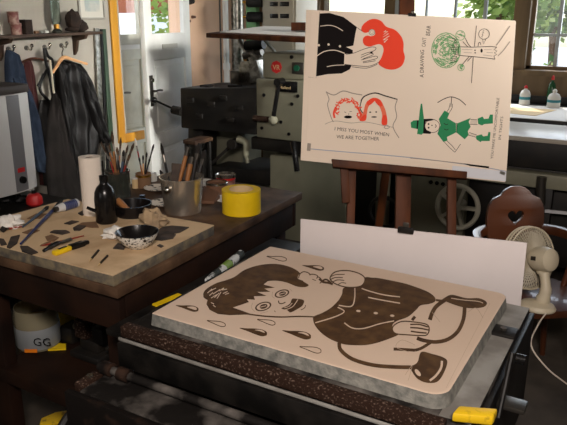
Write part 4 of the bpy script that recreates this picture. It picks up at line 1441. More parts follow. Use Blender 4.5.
d.fill(K([(383, 221), (402, 212), (416, 202), (424, 185), (440, 184), (468, 190), (463, 210), (446, 222), (418, 236), (404, 227)]), INK)
d.line(K([(398, 226), (426, 214), (446, 187)]), .8, STO)
d.line(K([(394, 219), (412, 213), (424, 200)]), .7, STO)
d.line(B([(280, 255), (296, 246), (300, 234)]), .8, INK)
d.line(B([(168, 258), (172, 264)]), .6, INK)
for q in ([(75, 225), (70, 245), (84, 262)], [(160, 178), (158, 196), (170, 206)], [(232, 165), (244, 176)], [(108, 270), (140, 262)]):
    d.line(B(q), .5, 2)
# ear and the twig at the fist
d.fill(K([(446, 108), (450, 92), (466, 82), (486, 86), (500, 94), (520, 98), (530, 108), (534, 122), (520, 128), (500, 130), (484, 128), (470, 118)]), STO)
d.line(K([(448, 106), (454, 90), (468, 82), (486, 87), (492, 96)]), 1.0, INK)
d.line(K([(490, 92), (506, 92), (520, 98), (516, 108)]), 1.0, INK)
d.line(K([(518, 100), (530, 106), (536, 118), (528, 126)]), 1.0, INK)
d.line(K([(500, 110), (514, 116)]), .7, INK)
d.line(B([(358, 122), (375, 136), (400, 140), (416, 146)]), 2.2, INK)
# jacket
d.fill([(343.5, 288), (352, 287), (358.8, 285.8), (364.5, 277.6), (372, 277.6), (380, 278.3), (400, 282.3), (410, 285), (426.7, 291.2), (434.6, 297), (435, 301.5), (429, 304),
        (420.6, 305.4), (416, 310), (408, 316.8), (397, 321), (392.5, 325), (394, 331), (398.5, 334.5), (386.6, 339.7), (375, 343.4), (364, 345.2), (350, 345), (341.4, 343.6), (331, 339.5),
        (322.6, 334), (316, 327), (313.3, 321), (314, 316.4), (322, 313), (330.6, 308), (336, 303), (339, 299.5), (342, 294)], INK)
for q in ([(233, 140), (232, 185), (218, 218), (165, 214)], [(160, 222), (188, 240), (150, 262), (65, 288)], [(262, 142), (300, 155), (360, 170), (425, 178)], [(290, 180), (340, 190), (425, 205)], [(188, 288), (222, 310), (270, 312), (340, 292), (400, 280)]):
    d.line(C_(q), 1.1, STO)
for x, y in ((248, 238), (322, 247), (392, 258)):
    d.oval(C_([(x, y)])[0], 2.2, 1.1, STO, .1)
# raised fist
d.fill(C_([(128, 96), (150, 72), (200, 66), (250, 78), (276, 100), (262, 130), (218, 138), (176, 132), (140, 116)]), STO)
d.line(C_([(128, 96), (150, 72), (200, 66), (250, 78), (276, 100), (262, 130), (218, 138), (176, 132), (140, 116)]), 1.2, INK, closed=True)
for q in ([(132, 92), (150, 84), (190, 82)], [(130, 104), (150, 96), (182, 96)], [(140, 114), (160, 106), (188, 108)], [(160, 128), (176, 118), (196, 120)]):
    d.line(C_(q), .9, INK)
d.line(C_([(92, 112), (112, 104), (135, 122)]), 1.8, INK)
# legs
d.line(D4([(150, 98), (170, 100), (185, 92)]), 2.2, INK)
d.line(D4([(182, 96), (152, 118), (138, 140), (130, 163)]), 4.0, INK)
d.fill(D4([(176, 98), (186, 86), (206, 81), (250, 92), (290, 92), (316, 105), (308, 120), (275, 125), (240, 122), (206, 112)]), INK)
d.line(D4([(200, 92), (240, 98), (286, 102), (304, 108)]), .8, STO)
d.line(D4([(244, 120), (240, 160), (222, 200), (190, 226), (150, 235), (110, 230), (88, 222)]), 3.8, INK)
d.line(D4([(82, 152), (72, 164)]), 3.0, INK)
d.line(E5([(78, 132), (84, 162), (130, 198), (210, 222), (290, 230), (368, 232)]), 3.8, INK)
d.line(E5([(298, 158), (340, 160), (385, 163)]), 3.0, INK)
d.line(E5([(385, 163), (412, 154), (450, 130)]), 3.0, INK)
# lower hand
hand = D4([(14, 180), (40, 168), (80, 170), (120, 178), (128, 195), (120, 212), (100, 214), (60, 212), (20, 208), (8, 195)])
d.fill(hand, STO)
d.line(hand, 1.2, INK, closed=True)
for q in ([(66, 178), (95, 178), (124, 186)], [(66, 188), (95, 190), (126, 196)], [(68, 200), (95, 204), (120, 206)]):
    d.line(D4(q), 1.5, INK)
# second shoe
d.fill(E5([(410, 170), (455, 178), (500, 192), (516, 212), (498, 262), (472, 292), (430, 294), (392, 276), (366, 238), (364, 230), (394, 212)]), INK)
d.line(E5([(494, 206), (490, 235), (470, 265), (445, 286)]), 2.2, STO)
d.oval(E5([(396, 254)])[0], 4.2, 2.0, STO, .9)
# drops: tip, end, width
for (x0, y0, x1, y1, wd, full) in ((175.5, 305.3, 198.5, 309.4, 6.4, 1), (207, 320.5, 225.3, 325, 5, 0), (239.3, 328, 267, 333.6, 7.4, 2), (282, 330.4, 311, 336.6, 8.2, 2),
                                   (257.3, 319.4, 275, 323.4, 5, 0), (299.6, 346.6, 321, 351, 6, 0), (302, 265.3, 324, 268.6, 5.6, 1), (266.7, 256.3, 286.4, 259.4, 4.6, 0)):
    ux, uy = x1 - x0, y1 - y0

    def dp(s, t, k=1.0, s0=0.0):
        return (x0 + ux * (s0 + (s - s0) * 1.0), y0 + uy * s + t * wd * .5 * k)
    shape = [(0, 0), (.3, .42), (.55, .8), (.8, 1), (.97, .55), (1, 0), (.97, -.5), (.8, -.85), (.55, -.7), (.3, -.35)]
    pts = [dp(s, t) for s, t in shape]
    if full:
        d.fill(pts, INK)
        inner = [(.5, -.1), (.7, -.55), (.86, -.55), (.93, 0), (.86, .35), (.7, .2)] if full == 1 else [(.55, -.3), (.75, -.68), (.88, -.5), (.93, -.1), (.86, -.1), (.72, -.28)]
        d.fill([dp(s, t) for s, t in inner], STO)
    else:
        d.line(pts, .75, INK, closed=True)
for q in ([(415, 345), (402, 340), (396, 347), (409, 352)], [(432, 312), (440, 322)], [(483, 318), (476, 308), (468, 312)], [(405, 375), (412, 366), (408, 381)]):
    d.line(q, .5, 2)
d.line([(490, 303), (446, 388)], .35, 2, False)
d.mb.build('ink_drawing', ['ink_brown', 'stone_top', 'pencil'], stn, smooth=False)

# ------------------------------------------------------------------ white board behind the stone
ZB = .80
BR = pz(519.5, 317, ZB)
BL = BR + Vector((-.775, -.075, 0))
u = (BR - BL).normalized()
TR = None
best = None
for tilt in [x * .01 for x in range(0, 40)]:
    n = Vector((-u.y, u.x, 0))
    v = Vector((0, 0, 1)) * math.cos(tilt) + n * math.sin(tilt)
    nn = u.cross(v)
    a_ = pN(527, 243, BL, nn)
    e_ = abs((a_ - BR).dot(u))
    if best is None or e_ < best[0]:
        best = (e_, v, nn, a_)
e_, v, nn, TR = best
tl = pN(300.5, 219, BL, nn)
wb = thing('white_board', 'wide white board standing upright behind the stone', 'board', (BL + BR) / 2)
MB().prism([BL + u * (tl - BL).dot(u), BR, TR, tl], nn * -.006).build('sheet', 'board_white', wb, bevel=.001)

# bulldog clip on it
cc = pN(406, 231, BL, nn)
t = thing('bulldog_clip', 'dark bulldog clip on the top edge of the white board', 'clip', cc)
MB().obox(cc + v * .004 + nn * .004, u * .026, v * .010, nn * .006).build('jaw', 'black_iron', t, bevel=.002)
MB().obox(cc + v * .018 + nn * .003, u * .010, v * .012, nn * .003).build('lever', 'dark_steel', t, bevel=.002)

# ------------------------------------------------------------------ easel with the poster board
PD = 2.60
es = thing('wooden_easel', 'tall brown studio easel holding the poster sheets', 'easel', (pD(397, 440, PD).x, pD(397, 440, PD).y, 0))


def easel_bar(name, x0, y0, x1, y1, w, d0, th, parent=es, mt='easel_wood'):
    """bar in the easel plane from pixel to pixel, w px wide, depth d0 behind the poster plane"""
    s = PD + d0 + th / 2
    a_, b_ = pD(x0, y0, s), pD(x1, y1, s)
    if y1 > 400:
        k = (a_.z - .001) / (a_.z - b_.z)
        b_ = a_ + (b_ - a_) * k
    return MB().bar(a_, b_, w * s / F, th, RIGHT).build(name, mt, parent, bevel=.003)


easel_bar('leg', 352, 166, 344, 450, 8, .03, .03)
easel_bar('leg', 451.5, 172, 450, 450, 8.5, .03, .03)
easel_bar('mast', 407, -14, 398, 450, 15, .045, .03)
easel_bar('clamp_board', 344, 166, 346, 203, 8, .008, .022)
easel_bar('cross_bar', 330, 330, 460, 336, 9, .028, .02)
s = PD - .022
q = [pD(331.5, 158.8, s), pD(467.5, 171.5, s), pD(467, 178.8, s), pD(333, 167, s)]
MB().prism(q, FWD * .019).prism([pD(x_, y_ + 1.2, PD + .009) for x_, y_ in ((331.5, 158.8), (467.5, 171.5), (467, 178.8), (333, 167))], FWD * .021).build('ledge', 'easel_wood', es, bevel=.003)
# rear prop leg
top_ = pD(406, 20, PD + .085)
bk = Vector((FWD.x, FWD.y, 0)).normalized()
foot = Vector((top_.x, top_.y, 0)) + bk * .75
MB().bar(top_, foot, .04, .025, RIGHT).build('prop_leg', 'easel_wood', es, bevel=.003)
# clip at the top of the poster
t = thing('poster_clip', 'small dark clip at the top edge of the poster sheets', 'clip', pD(412.5, 15, PD - .004))
s = PD - .004
MB().prism([pD(408.5, 12.8, s), pD(416.3, 13.2, s), pD(416, 16.6, s), pD(408.3, 16.2, s)], FWD * .03).build('jaw', 'black_iron', t, bevel=.001)
MB().ball(pD(412.7, 12.2, PD - .002), .008, 10).build('rivet', 'steel', t)

# backing board and sheets
pb_ = thing('poster_board', 'pale backing board with drawn poster sheets on the easel', 'board', pD(405, 172, PD))
fr = [pD(*p, PD) for p in ((306.2, 9.6), (515.5, 20.6), (505.2, 182.2), (300.6, 160.2))]
MB().prism(fr, FWD * .008).build('backing_board', 'poster', pb_, bevel=.001)
s = PD - .0012
MB().prism([pD(*p, s) for p in ((455, 120), (509.5, 120), (505.8, 181.4), (452, 175.5))], FWD * .001).build('lower_sheet', 'poster_blue', pb_, smooth=False)
s = PD - .0024
sheet = [(311.5, 10.6), (516.0, 21.3), (506.6, 171.5), (306.6, 149.6)]
MB().prism([pD(*p, s) for p in sheet], FWD * .001).build('sheet', 'poster', pb_, smooth=False)


def pfn(px, py, L):
    return pD(px, py, PD - .0026 - .000004 * L)


def Pm(p): return T(310, 5, 5.67, p)
def Pp(p): return T(315, 75, 5.0, p)
def Pt(p): return T(430, 15, 5.66, p)
def Pg(p): return T(410, 95, 7.09, p)


BLK, RED, PNK, GRN, LEAF, LIN, GRY, PAP, BLU, STL = range(10)
d = Draw(pfn, 1)
d.line([(307, 148.6), (340, 151.5), (410, 157.5), (470, 165), (506, 171.3)], .9, BLU)  # bluish shadow under the top sheet's lower edge, painted as a line
d.line([(319.5, 12), (316, 78), (308, 77)], .4, GRY, False)
d.line([(410, 158), (440, 161), (468, 164.2)], .8, GRY)  # grey line thickens the painted shadow along that edge
d.fill([(463, 163.4), (489, 166.4), (489, 168.4), (470, 166)], BLK, smooth=False)
d.line([(500, 172), (505, 174)], 3.0, STL, False)
d.fill([(307.5, 143), (311, 143.5), (310.4, 151), (306.8, 150.6)], GRY, smooth=False)
d.reset()
# figure one: black jacket, red hair
d.fill(Pm([(55, 48), (110, 45), (190, 68), (266, 125), (258, 160), (246, 230), (205, 238), (243, 256), (242, 274), (195, 278), (193, 338), (237, 340), (225, 365), (180, 388), (100, 392), (33, 405)]), BLK, smooth=False)
d.line(Pm([(58, 120), (110, 115), (150, 125), (187, 147)]), .7, PAP)
d.line(Pm([(38, 290), (80, 264), (140, 256), (196, 274)]), .9, PAP)
d.line(Pm([(95, 350), (140, 342), (195, 340)]), .7, PAP)
for p in ((50, 228), (105, 224), (170, 234)):
    d.oval(Pm([p])[0], 1.2, 1.2, PAP)
d.fill(Pm([(290, 140), (300, 112), (335, 85), (372, 79), (405, 92), (432, 122), (480, 140), (515, 175), (530, 215), (530, 260), (538, 300), (520, 345), (475, 366), (430, 362), (395, 342), (388, 326), (404, 300), (416, 262),
              (412, 234), (392, 222), (360, 230), (335, 236), (308, 226), (299, 202), (306, 182), (325, 173), (345, 177), (366, 170), (368, 150), (350, 138), (334, 152), (314, 158), (298, 152)]), RED)
d.oval(Pm([(351, 154)])[0], 3.2, 3.2, GRY)
d.oval(Pm([(351, 154)])[0], 2.5, 2.5, PAP)
d.ring(Pm([(351, 154)])[0], 1.5, 1.5, .4, GRY)
d.line(Pm([(430, 145), (418, 152), (440, 150), (416, 166), (446, 162), (414, 182), (450, 175), (415, 198), (442, 192), (420, 212)]), 1.0, PAP, False)
d.line(Pm([(266, 128), (296, 148)]), .5, LIN)
for q in ([(205, 280), (250, 272), (300, 252), (350, 238), (374, 244), (362, 260), (320, 272), (290, 284)], [(288, 298), (340, 276), (358, 282), (300, 306)], [(290, 312), (370, 290), (377, 304), (300, 322)], [(300, 328), (372, 316)],
          [(196, 336), (280, 346), (340, 346), (396, 322)], [(236, 350), (320, 358), (382, 336)], [(355, 268), (350, 276)]):
    d.line(Pm(q), .55, LIN)
d.fill(Pm([(336, 270), (354, 264), (356, 276)]), BLK, smooth=False)
d.reset()
# pillows
d.line(Pp([(55, 82), (70, 120), (63, 150), (80, 210), (92, 235)]), .8, GRY)
d.line(Pp([(55, 85), (95, 100), (140, 80), (190, 92), (236, 100)]), 1.0, GRY)
d.line(Pp([(230, 130), (248, 106), (300, 90), (350, 104), (412, 122)]), 1.2, LIN)
d.line(Pp([(412, 122), (401, 160), (408, 210), (390, 258), (420, 315)]), .9, GRY)
d.line(Pp([(232, 128), (225, 165), (240, 192)]), .9, LIN)
d.line(Pp([(50, 246), (100, 230), (180, 240), (250, 235), (340, 252), (392, 262)]), .5, GRY)
rr = random.Random(4)
for k in range(46):
    a_ = PI * (1.06 - 1.12 * k / 45)
    r_ = rr.uniform(.72, 1.05)
    x, y = 162 + 66 * math.cos(a_) * r_, 184 - 66 * math.sin(a_) * r_ + (22 if k > 38 else 0)
    a2 = rr.uniform(0, 6.28)
    d.line(Pp([(x - 9 * math.cos(a2), y - 7 * math.sin(a2)), (x + 4, y + 3), (x + 9 * math.cos(a2), y + 7 * math.sin(a2))]), 1.1, RED if k % 3 else PNK)
d.line(Pp([(98, 215), (94, 190), (104, 160)]), 2.0, RED)
d.line(Pp([(232, 205), (222, 180), (212, 160)]), 2.0, RED)
d.oval(Pp([(165, 210)])[0], 4.0, 1.5, BLK)
for q in ([(146, 184), (156, 188)], [(172, 184), (184, 182)], [(170, 192), (168, 198)]):
    d.line(Pp(q), .5, LIN)
d.fill(Pp([(222, 226), (242, 185), (255, 140), (290, 114), (325, 124), (346, 160), (358, 200), (360, 246), (334, 246), (336, 200), (322, 158), (297, 130), (268, 158), (258, 200), (250, 228)]), PNK)
d.fill(Pp([(222, 226), (244, 200), (258, 200), (252, 228)]), RED)
d.fill(Pp([(338, 205), (358, 205), (360, 246), (334, 246)]), RED)
d.fill(Pp([(258, 135), (290, 114), (297, 130), (270, 152)]), RED)
d.fill(Pp([(300, 116), (325, 124), (338, 150), (322, 156), (300, 132)]), RED)
d.oval(Pp([(295, 210)])[0], 2.8, .7, BLK)
for p in ((276, 186), (306, 185)):
    d.oval(Pp([p])[0], 1.0, .7, LIN)
d.line(Pp([(345, 262), (358, 250), (372, 262), (356, 268), (345, 262)]), .7, GRY)
d.reset()
# tree
d.ring((446, 50.4), 14.4, 17.6, .8, LEAF)
for k in range(250):
    a_, r_ = rr.uniform(0, 2 * PI), rr.uniform(.0, 1) ** .5
    x, y = 446 + 13.4 * r_ * math.cos(a_), 50.4 + 16.6 * r_ * math.sin(a_)
    t2 = a_ + PI / 2 + rr.uniform(-.5, .5)
    d.line([(x - 1.7 * math.cos(t2), y - 1.7 * math.sin(t2)), (x + .5, y), (x + 1.7 * math.cos(t2), y + 1.7 * math.sin(t2))], .7, LEAF)
for k in range(14):
    y = 38 + 1.9 * k
    d.line([(452 + 5 * math.sin(k * .9) * .4, y), (457, y + (50 - y) * .12)], .55, LIN, False)
for c_, r_ in (((460.4, 35.4), 4.6), ((461, 67.4), 3.2)):
    d.ring(c_, r_, r_ * 1.05, .6, LEAF)
    for k in range(16):
        a_, q_ = rr.uniform(0, 6.28), rr.uniform(.1, .9)
        x, y = c_[0] + r_ * q_ * math.cos(a_), c_[1] + r_ * q_ * math.sin(a_)
        d.line([(x - .9, y - .5), (x + .9, y + .6)], .6, LEAF, False)
for q in ([(160, 180), (240, 182), (300, 180), (345, 178), (378, 182)], [(160, 180), (158, 228)], [(160, 228), (235, 235), (300, 241), (368, 250)], [(378, 182), (362, 196), (380, 204), (364, 214), (378, 224), (362, 232), (368, 250)],
          [(200, 130), (214, 160), (232, 182)], [(186, 150), (215, 182)], [(222, 235), (202, 258), (184, 280)], [(236, 236), (212, 262)], [(263, 60), (252, 178)], [(245, 236), (235, 385)], [(272, 178), (276, 158), (284, 156), (288, 170)]):
    d.line(Pt(q), .6, LIN, smooth=len(q) < 5)
for q in ([(180, 195), (240, 196)], [(190, 212), (236, 214)], [(305, 196), (350, 196)], [(300, 226), (352, 232)], [(320, 212), (356, 214)]):
    d.line(Pt(q), .35, GRY, False)
d.line(Pt([(375, 172), (410, 125), (453, 62)]), 1.0, GRY)
d.line(Pt([(385, 232), (420, 195), (453, 150)]), .8, GRY)
d.ring(Pt([(306, 108)])[0], 5.4, 5.2, .5, LIN)
d.line(Pt([(298, 134), (302, 165), (316, 138)]), .5, LIN, False)
d.oval(Pt([(292, 202)])[0], 1.1, 2.0, BLK)
for p in ((255, 200), (256, 214)):
    d.oval(Pt([p])[0], .8, .6, BLK)
d.reset()
# person in green clothes
d.fill(Pg([(5, 195), (25, 180), (60, 178), (55, 242), (8, 232)]), GRN, smooth=False)
d.fill(Pg([(66, 180), (50, 180), (46, 240), (56, 242)]), BLK, smooth=False)
d.fill(Pg([(76, 62), (86, 62), (98, 160), (94, 270), (82, 282), (50, 276), (60, 200), (68, 120)]), GRN, smooth=False)
d.fill(Pg([(97, 170), (150, 168), (178, 174), (150, 182), (112, 188), (106, 225), (118, 248), (150, 262), (146, 276), (93, 273)]), BLK, smooth=False)
d.ring(Pg([(158, 220)])[0], 7.4, 6.6, .5, LIN)
for p, r_ in (((132, 206), .9), ((132, 232), .9), ((156, 215), .6)):
    d.oval(Pg([p])[0], r_, r_, BLK)
d.line(Pg([(178, 208), (186, 220), (178, 232)]), .6, LIN)
d.fill(Pg([(245, 110), (280, 130), (265, 165), (326, 200), (328, 265), (262, 298), (266, 322), (238, 334), (194, 275), (216, 215), (204, 170)]), GRN, smooth=False)
d.line(Pg([(332, 198), (332, 268)]), .8, BLK, False)
d.fill(Pg([(336, 200), (430, 163), (416, 190), (430, 225), (410, 256), (416, 284), (388, 314), (332, 268)]), GRN, smooth=False)
for q in ([(428, 172), (478, 176)], [(424, 208), (480, 210)], [(412, 284), (470, 300)], [(420, 266), (474, 284)]):
    d.line(Pg(q), .5, LIN, False)
for k in range(6):
    d.line(Pg([(434 + 8 * k, 174), (430 + 8 * k, 208)]), .35, GRY, False)
    d.line(Pg([(418 + 9 * k, 270 + 2 * k), (414 + 9 * k, 288 + 2 * k)]), .35, GRY, False)


def Pb(p): return T(410, 80, 4.05, p)


d.fill(Pb([(274, 156), (294, 148), (300, 158), (318, 156), (324, 140), (336, 140), (336, 176), (300, 179), (292, 184), (276, 178)]), GRN, smooth=False)
d.fill(Pb([(268, 226), (290, 220), (296, 228), (314, 226), (318, 210), (326, 212), (323, 247), (290, 247), (286, 252), (268, 240)]), GRN, smooth=False)
d.line(Pg([(262, 118), (276, 96), (284, 60)]), .5, LIN)
d.line(Pg([(278, 126), (298, 92), (302, 62)]), .5, LIN)
d.line(Pg([(195, 54), (250, 24), (296, 14), (350, 32), (396, 72)]), .8, LIN)
d.line(Pg([(296, 10), (290, 84)]), .7, LIN, False)
for q in ([(244, 334), (280, 372), (318, 406)], [(262, 326), (296, 358), (322, 390)], [(318, 406), (340, 375), (358, 348)]):
    d.line(Pg(q), .5, LIN)
d.line(Pg([(240, 200), (256, 210), (270, 205)]), .6, LIN)
d.line(Pg([(242, 240), (258, 248), (272, 240)]), .6, LIN)
d.mb.build('printed_drawings', ['black', 'print_red', 'print_pink', 'print_green', 'print_leaf', 'print_line', 'print_grey', 'poster', 'sheet_shadow_blue', 'alu'], pb_, smooth=False)


def poster_text(body, x0, y0, x1, y1, hpx, name='lettering'):
    a_, b_ = pfn(x0, y0, 60), pfn(x1, y1, 60)
    u_ = (b_ - a_).normalized()
    v_ = (-FWD).cross(u_)
    wl = (b_ - a_).length
    # measure once at unit size so that the words fill the run
    cu = bpy.data.curves.new('t', 'FONT')
    cu.body = body
    tmp = bpy.data.objects.new('t', cu)
    COL.objects.link(tmp)
    bpy.context.view_layer.update()
    w1_ = tmp.dimensions.x
    bpy.data.objects.remove(tmp)
    bpy.data.curves.remove(cu)
    size = hpx * PD / F / .72
    k = wl / (w1_ * size)
    o_ = text_on(body, a_, u_ * 1.0, v_, size, 'print_line', pb_, name)
    # stretch along the run
    for q_ in o_.data.vertices:
        w_ = q_.co + origin_of(pb_) - a_
        q_.co += u_ * (w_.dot(u_) * (k - 1))
    return o_


poster_text('I MISS YOU MOST WHEN', 334.2, 130.2, 388.5, 136.4, 3.6)
poster_text('WE ARE TOGETHER', 336.5, 138.4, 379, 140.6, 3.6)
poster_text('A DRAWING', 423.6, 77.5, 424.2, 50, 4.0)
poster_text('CAN\'T', 425.4, 47, 426.4, 38, 4.0)
poster_text('BEAR', 429.8, 36, 430.8, 26, 4.2)
poster_text('YOU MAKE ME UNCOMFORTABLE', 493.0, 159, 499.4, 98, 2.7)
poster_text('IN TIGHTS', 500.8, 140, 503.2, 117, 2.7)
poster_text('HMM', 482.9, 37.5, 484.6, 31, 1.8)
# ------------------------------------------------------------------ large proofing press in the back
YM = 4.20
mp = thing('proofing_press', 'large grey green flatbed proofing press along the back of the room', 'press', (-1.6, 4.5, 0))


def slab(pts, y, dep, name, mt, parent=mp, bevel=.006):
    q = [pY(*p, y) for p in pts]
    return MB().prism(q, (0, dep, 0)).build(name, mt, parent, bevel=bevel)


def vslab(x0, x1, y0, z0, z1, dep, name, mt, parent=mp, bevel=.006):
    """upright block whose front spans pixel columns x0..x1 (read at height z1) on plane y0"""
    a_, b_ = pY(x0, 100, y0).x, pY(x1, 100, y0).x
    return MB().box((a_, y0, z0), (b_, y0 + dep, z1)).build(name, mt, parent, bevel=bevel)


zt_ = pY(280, 80, YM).z
zc = pY(280, 140, YM).z
xL_, xR_ = pY(256, 100, YM).x, pY(345, 100, YM).x
MB().box((xL_, YM, zc), (xR_, YM + .75, zt_)).build('control_cabinet', 'machine', mp, bevel=.012)
x2 = pY(262, 70, YM + .05).x
hd = MB().box((x2, YM + .05, zt_), (xR_, YM + .6, pY(280, 53, YM + .05).z)).build('control_head', 'machine', mp, bevel=.02)
p = pY(276.2, 67, YM + .045)
em = MB().cyl(p, p + Vector((0, .012, 0)), .046, seg=8).build('emblem', 'red', hd)
text_on('VR', p + Vector((-.03, -.0012, -.02)), (1, 0, 0), (0, 0, 1), .052, 'card', em, bold=.01)
p = pY(297, 68, YM + .045)
bb = MB().box((p.x - .045, p.y, p.z - .045), (p.x + .05, p.y + .012, p.z + .04)).build('button_plate', 'dark_steel', hd, bevel=.004)
MB().cyl(p + Vector((0, -.014, 0)), p, .022, seg=18).build('push_button', 'green_button', bb)
p = pY(292, 57, YM + .045)
MB().cyl(p + Vector((0, -.012, 0)), p, .013, seg=14).build('knob', 'blackplastic', hd)
q0, q1 = pY(277, 91.5, YM - .012), pY(297, 82, YM - .012)
np_ = MB().box((q0.x, YM - .012, q0.z), (q1.x, YM - .0005, q1.z)).build('name_plate', 'blackplastic', mp, bevel=.003)
text_on('Mailand', Vector((q0.x + .022, YM - .0132, q0.z + .022)), (1, 0, 0), (0, 0, 1), .031, 'card', np_, bold=.012)
for px, py in ((264, 95), (292, 104), (281, 122), (262, 128), (289, 134), (298, 96)):
    p = pY(px, py, YM)
    MB().cyl(p + Vector((0, -.006, 0)), p + Vector((0, .003, 0)), .013, seg=14).build('bolt_hole', 'blackplastic', mp)
# crank lever
p0, p1 = pY(279, 82, YM - .06), pY(273, 120, YM - .06)
MB().tube([p0, p0.lerp(p1, .5), p1], .017, 10).build('crank_arm', 'blackplastic', mp)
MB().cyl(p0 + Vector((0, -.03, 0)), p0 + Vector((0, .05, 0)), .028, seg=16).build('crank_hub', 'blackplastic', mp)
MB().ball(p1, .036, 14).build('crank_pivot', 'machine', mp)
MB().cyl(pY(254, 118, YM - .06), p1, .022, seg=14).build('crank_shaft', 'rust', mp)
# black delivery tray on the left
a0, a1 = pY(180, 88, YM), pY(256, 88, YM)
b0, b1 = pY(181, 128, YM), pY(256, 135, YM)
MB().prism([a0, a1, b1, b0], (0, .55, 0)).build('delivery_tray', 'machine_dark', mp, bevel=.01)
for px, w in ((205, 14), (233, 10)):
    p = pY(px, 87.5, YM + .1)
    MB().box((p.x - .04, YM + .08, p.z - .02), (p.x + .05, YM + .16, p.z + .02)).build('tray_stop', 'dusty_iron', mp, bevel=.004)
for px, py in ((191, 100), (212, 104), (224, 98), (240, 108), (200, 116), (231, 120)):
    p = pY(px, py, YM)
    MB().box((p.x - .035, YM - .02, p.z - .02), (p.x + .035, YM - .0005, p.z + .02)).build('tray_catch', 'machine_dark', mp, bevel=.006)
p0, p1 = pY(154, 100, YM), pY(176, 110, YM)
MB().cyl(p0, p1, .009, seg=10).build('lever', 'black_iron', mp)
MB().ball(p0, .027, 14).build('lever_ball', 'blackplastic', mp)
MB().cyl(p1 + Vector((-.03, 0, 0)), p1 + Vector((.06, 0, -.01)), .036, seg=16).build('lever_hub', 'black_iron', mp)
# under-structure
slab([(251, 137), (345, 147), (345, 160), (251, 149)], YM + .02, .5, 'slot_rail', 'machine_dark')
slab([(208, 128), (243, 131), (243, 168), (208, 166)], YM + .35, .3, 'lower_panel', 'machine')
slab([(270, 155), (345, 160), (345, 260), (270, 250)], YM + .06, .55, 'base_block', 'machine')
slab([(188, 128), (203, 130), (203, 215), (188, 213)], YM + .1, .2, 'leg', 'machine_dark')
slab([(212, 166), (272, 172), (272, 186), (212, 180)], YM + .12, .5, 'drip_tray', 'machine_dark')
slab([(200, 182), (272, 186), (272, 235), (200, 230)], YM + .4, .3, 'plinth', 'machine')
h = pY(233, 144, YM + .05)
MB().cyl(h + Vector((0, -.03, 0)), h + Vector((0, .1, 0)), .042, seg=18).build('lever_hub', 'machine_dark', mp)
MB().bar(h, pY(211, 164, YM + .02), .03, .02, (0, 1, 0)).build('foot_lever', 'machine_dark', mp, bevel=.005)
MB().tube([pY(238, 139, YM + .06), pY(246, 143, YM + .06), pY(246, 154, YM + .06), pY(248, 163, YM + .06)], [.03, .03, .026, .018], 10).build('curved_arm', 'machine', mp)
MB().tube([pY(293, 142, YM - .02), pY(295, 155, YM - .05), pY(297, 171, YM - .05)], .022, 10).build('drop_handle', 'blackplastic', mp)
# the long bed running right
zb_ = .97
xb0, xb1 = xR_, .75
yb0 = pz(545, 138.5, zb_).y
MB().box((xb0, yb0, zb_ - .03), (xb1, yb0 + .62, zb_)).build('bed', 'bed_top', mp, bevel=.004)
MB().box((xb0, yb0 + .01, zb_ - .20), (xb1, yb0 + .6, zb_ - .031)).build('bed_side', 'machine_dark', mp, bevel=.006)
y2 = yb0 - .06
z1_, z0_ = pY(530, 173, y2).z, pY(530, 187, y2).z
MB().box((xb0, y2, z0_), (xb1, y2 + .1, z1_)).build('side_rail', 'machine', mp, bevel=.006)
MB().box((xb0 + .02, y2 + .1, .12), (xb1, y2 + .6, zb_ - .2005)).build('interior_shade_block', 'machine_dark', mp, bevel=.004)  # solid dark block put in for the shade under the bed
vslab(380, 392, y2 + .02, .02, z0_ + .03, .07, 'upright', 'machine')
gx0, gx1 = pY(408, 200, y2).x, pY(465, 200, y2).x
gc = MB().box((gx0, y2 + .01, .02), (gx1, y2 + .09, z1_ - .005)).build('gear_case', 'machine', mp, bevel=.008)
for px, py in ((431, 182), (437, 183), (443, 184), (428, 233), (439, 234)):
    p = pY(px, py, y2 + .01)
    MB().cyl(p + Vector((0, -.006, 0)), p + Vector((0, .003, 0)), .014, seg=14).build('bolt_hole', 'blackplastic', gc)
# hand wheel
yw = y2 - .10
c = pY(457.5, 207, yw)
R_ = (pY(457.5, 186, yw).z - pY(457.5, 228, yw).z) / 2
hw = MB()
ring = [c + Vector((R_ * .94 * math.cos(2 * PI * k / 40), 0, R_ * math.sin(2 * PI * k / 40))) for k in range(40)]
hw.tube(ring, .017, 10, smooth=False, closed=True)
w_ = hw.build('hand_wheel', 'wheel_grey', mp)
sp = MB()
for k in range(5):
    a_ = 2 * PI * k / 5 + .02
    e = c + Vector((R_ * .93 * math.cos(a_), 0, R_ * .97 * math.sin(a_)))
    sp.bar(c, e, .036, .02, (0, 1, 0) if abs(math.cos(a_)) < 2 else (1, 0, 0))
sp.build('spokes', 'wheel_grey', w_)
MB().cyl(c + Vector((0, -.02, 0)), c + Vector((0, .12, 0)), .03, seg=18).build('wheel_hub', 'wheel_grey', w_)
# left small belt wheel behind the easel
c = pY(384, 212, y2 - .02)
MB().tube([c + Vector((.11 * math.cos(2 * PI * k / 24), 0, .11 * math.sin(2 * PI * k / 24))) for k in range(24)], .014, 8, smooth=False, closed=True).build('belt_wheel', 'machine_dark', mp)
# chrome latch on the right
c = pY(541, 186, y2 - .02)
MB().tube([c + Vector((0, 0, .06)), c, c + Vector((.01, 0, -.12))], .03, 12).build('latch', 'dark_steel', mp)
MB().box((pY(534, 205, y2).x, y2 + .005, .12), (pY(551, 205, y2).x, y2 + .095, z0_)).build('upright', 'machine_dark', mp, bevel=.004)
q0, q1 = pY(545, 211, y2 - .01), pY(600, 216, y2 - .01)
MB().bar(q0, q1, .02, .02, (0, 0, 1)).build('blue_rail', 'poster_blue', mp, bevel=.003)
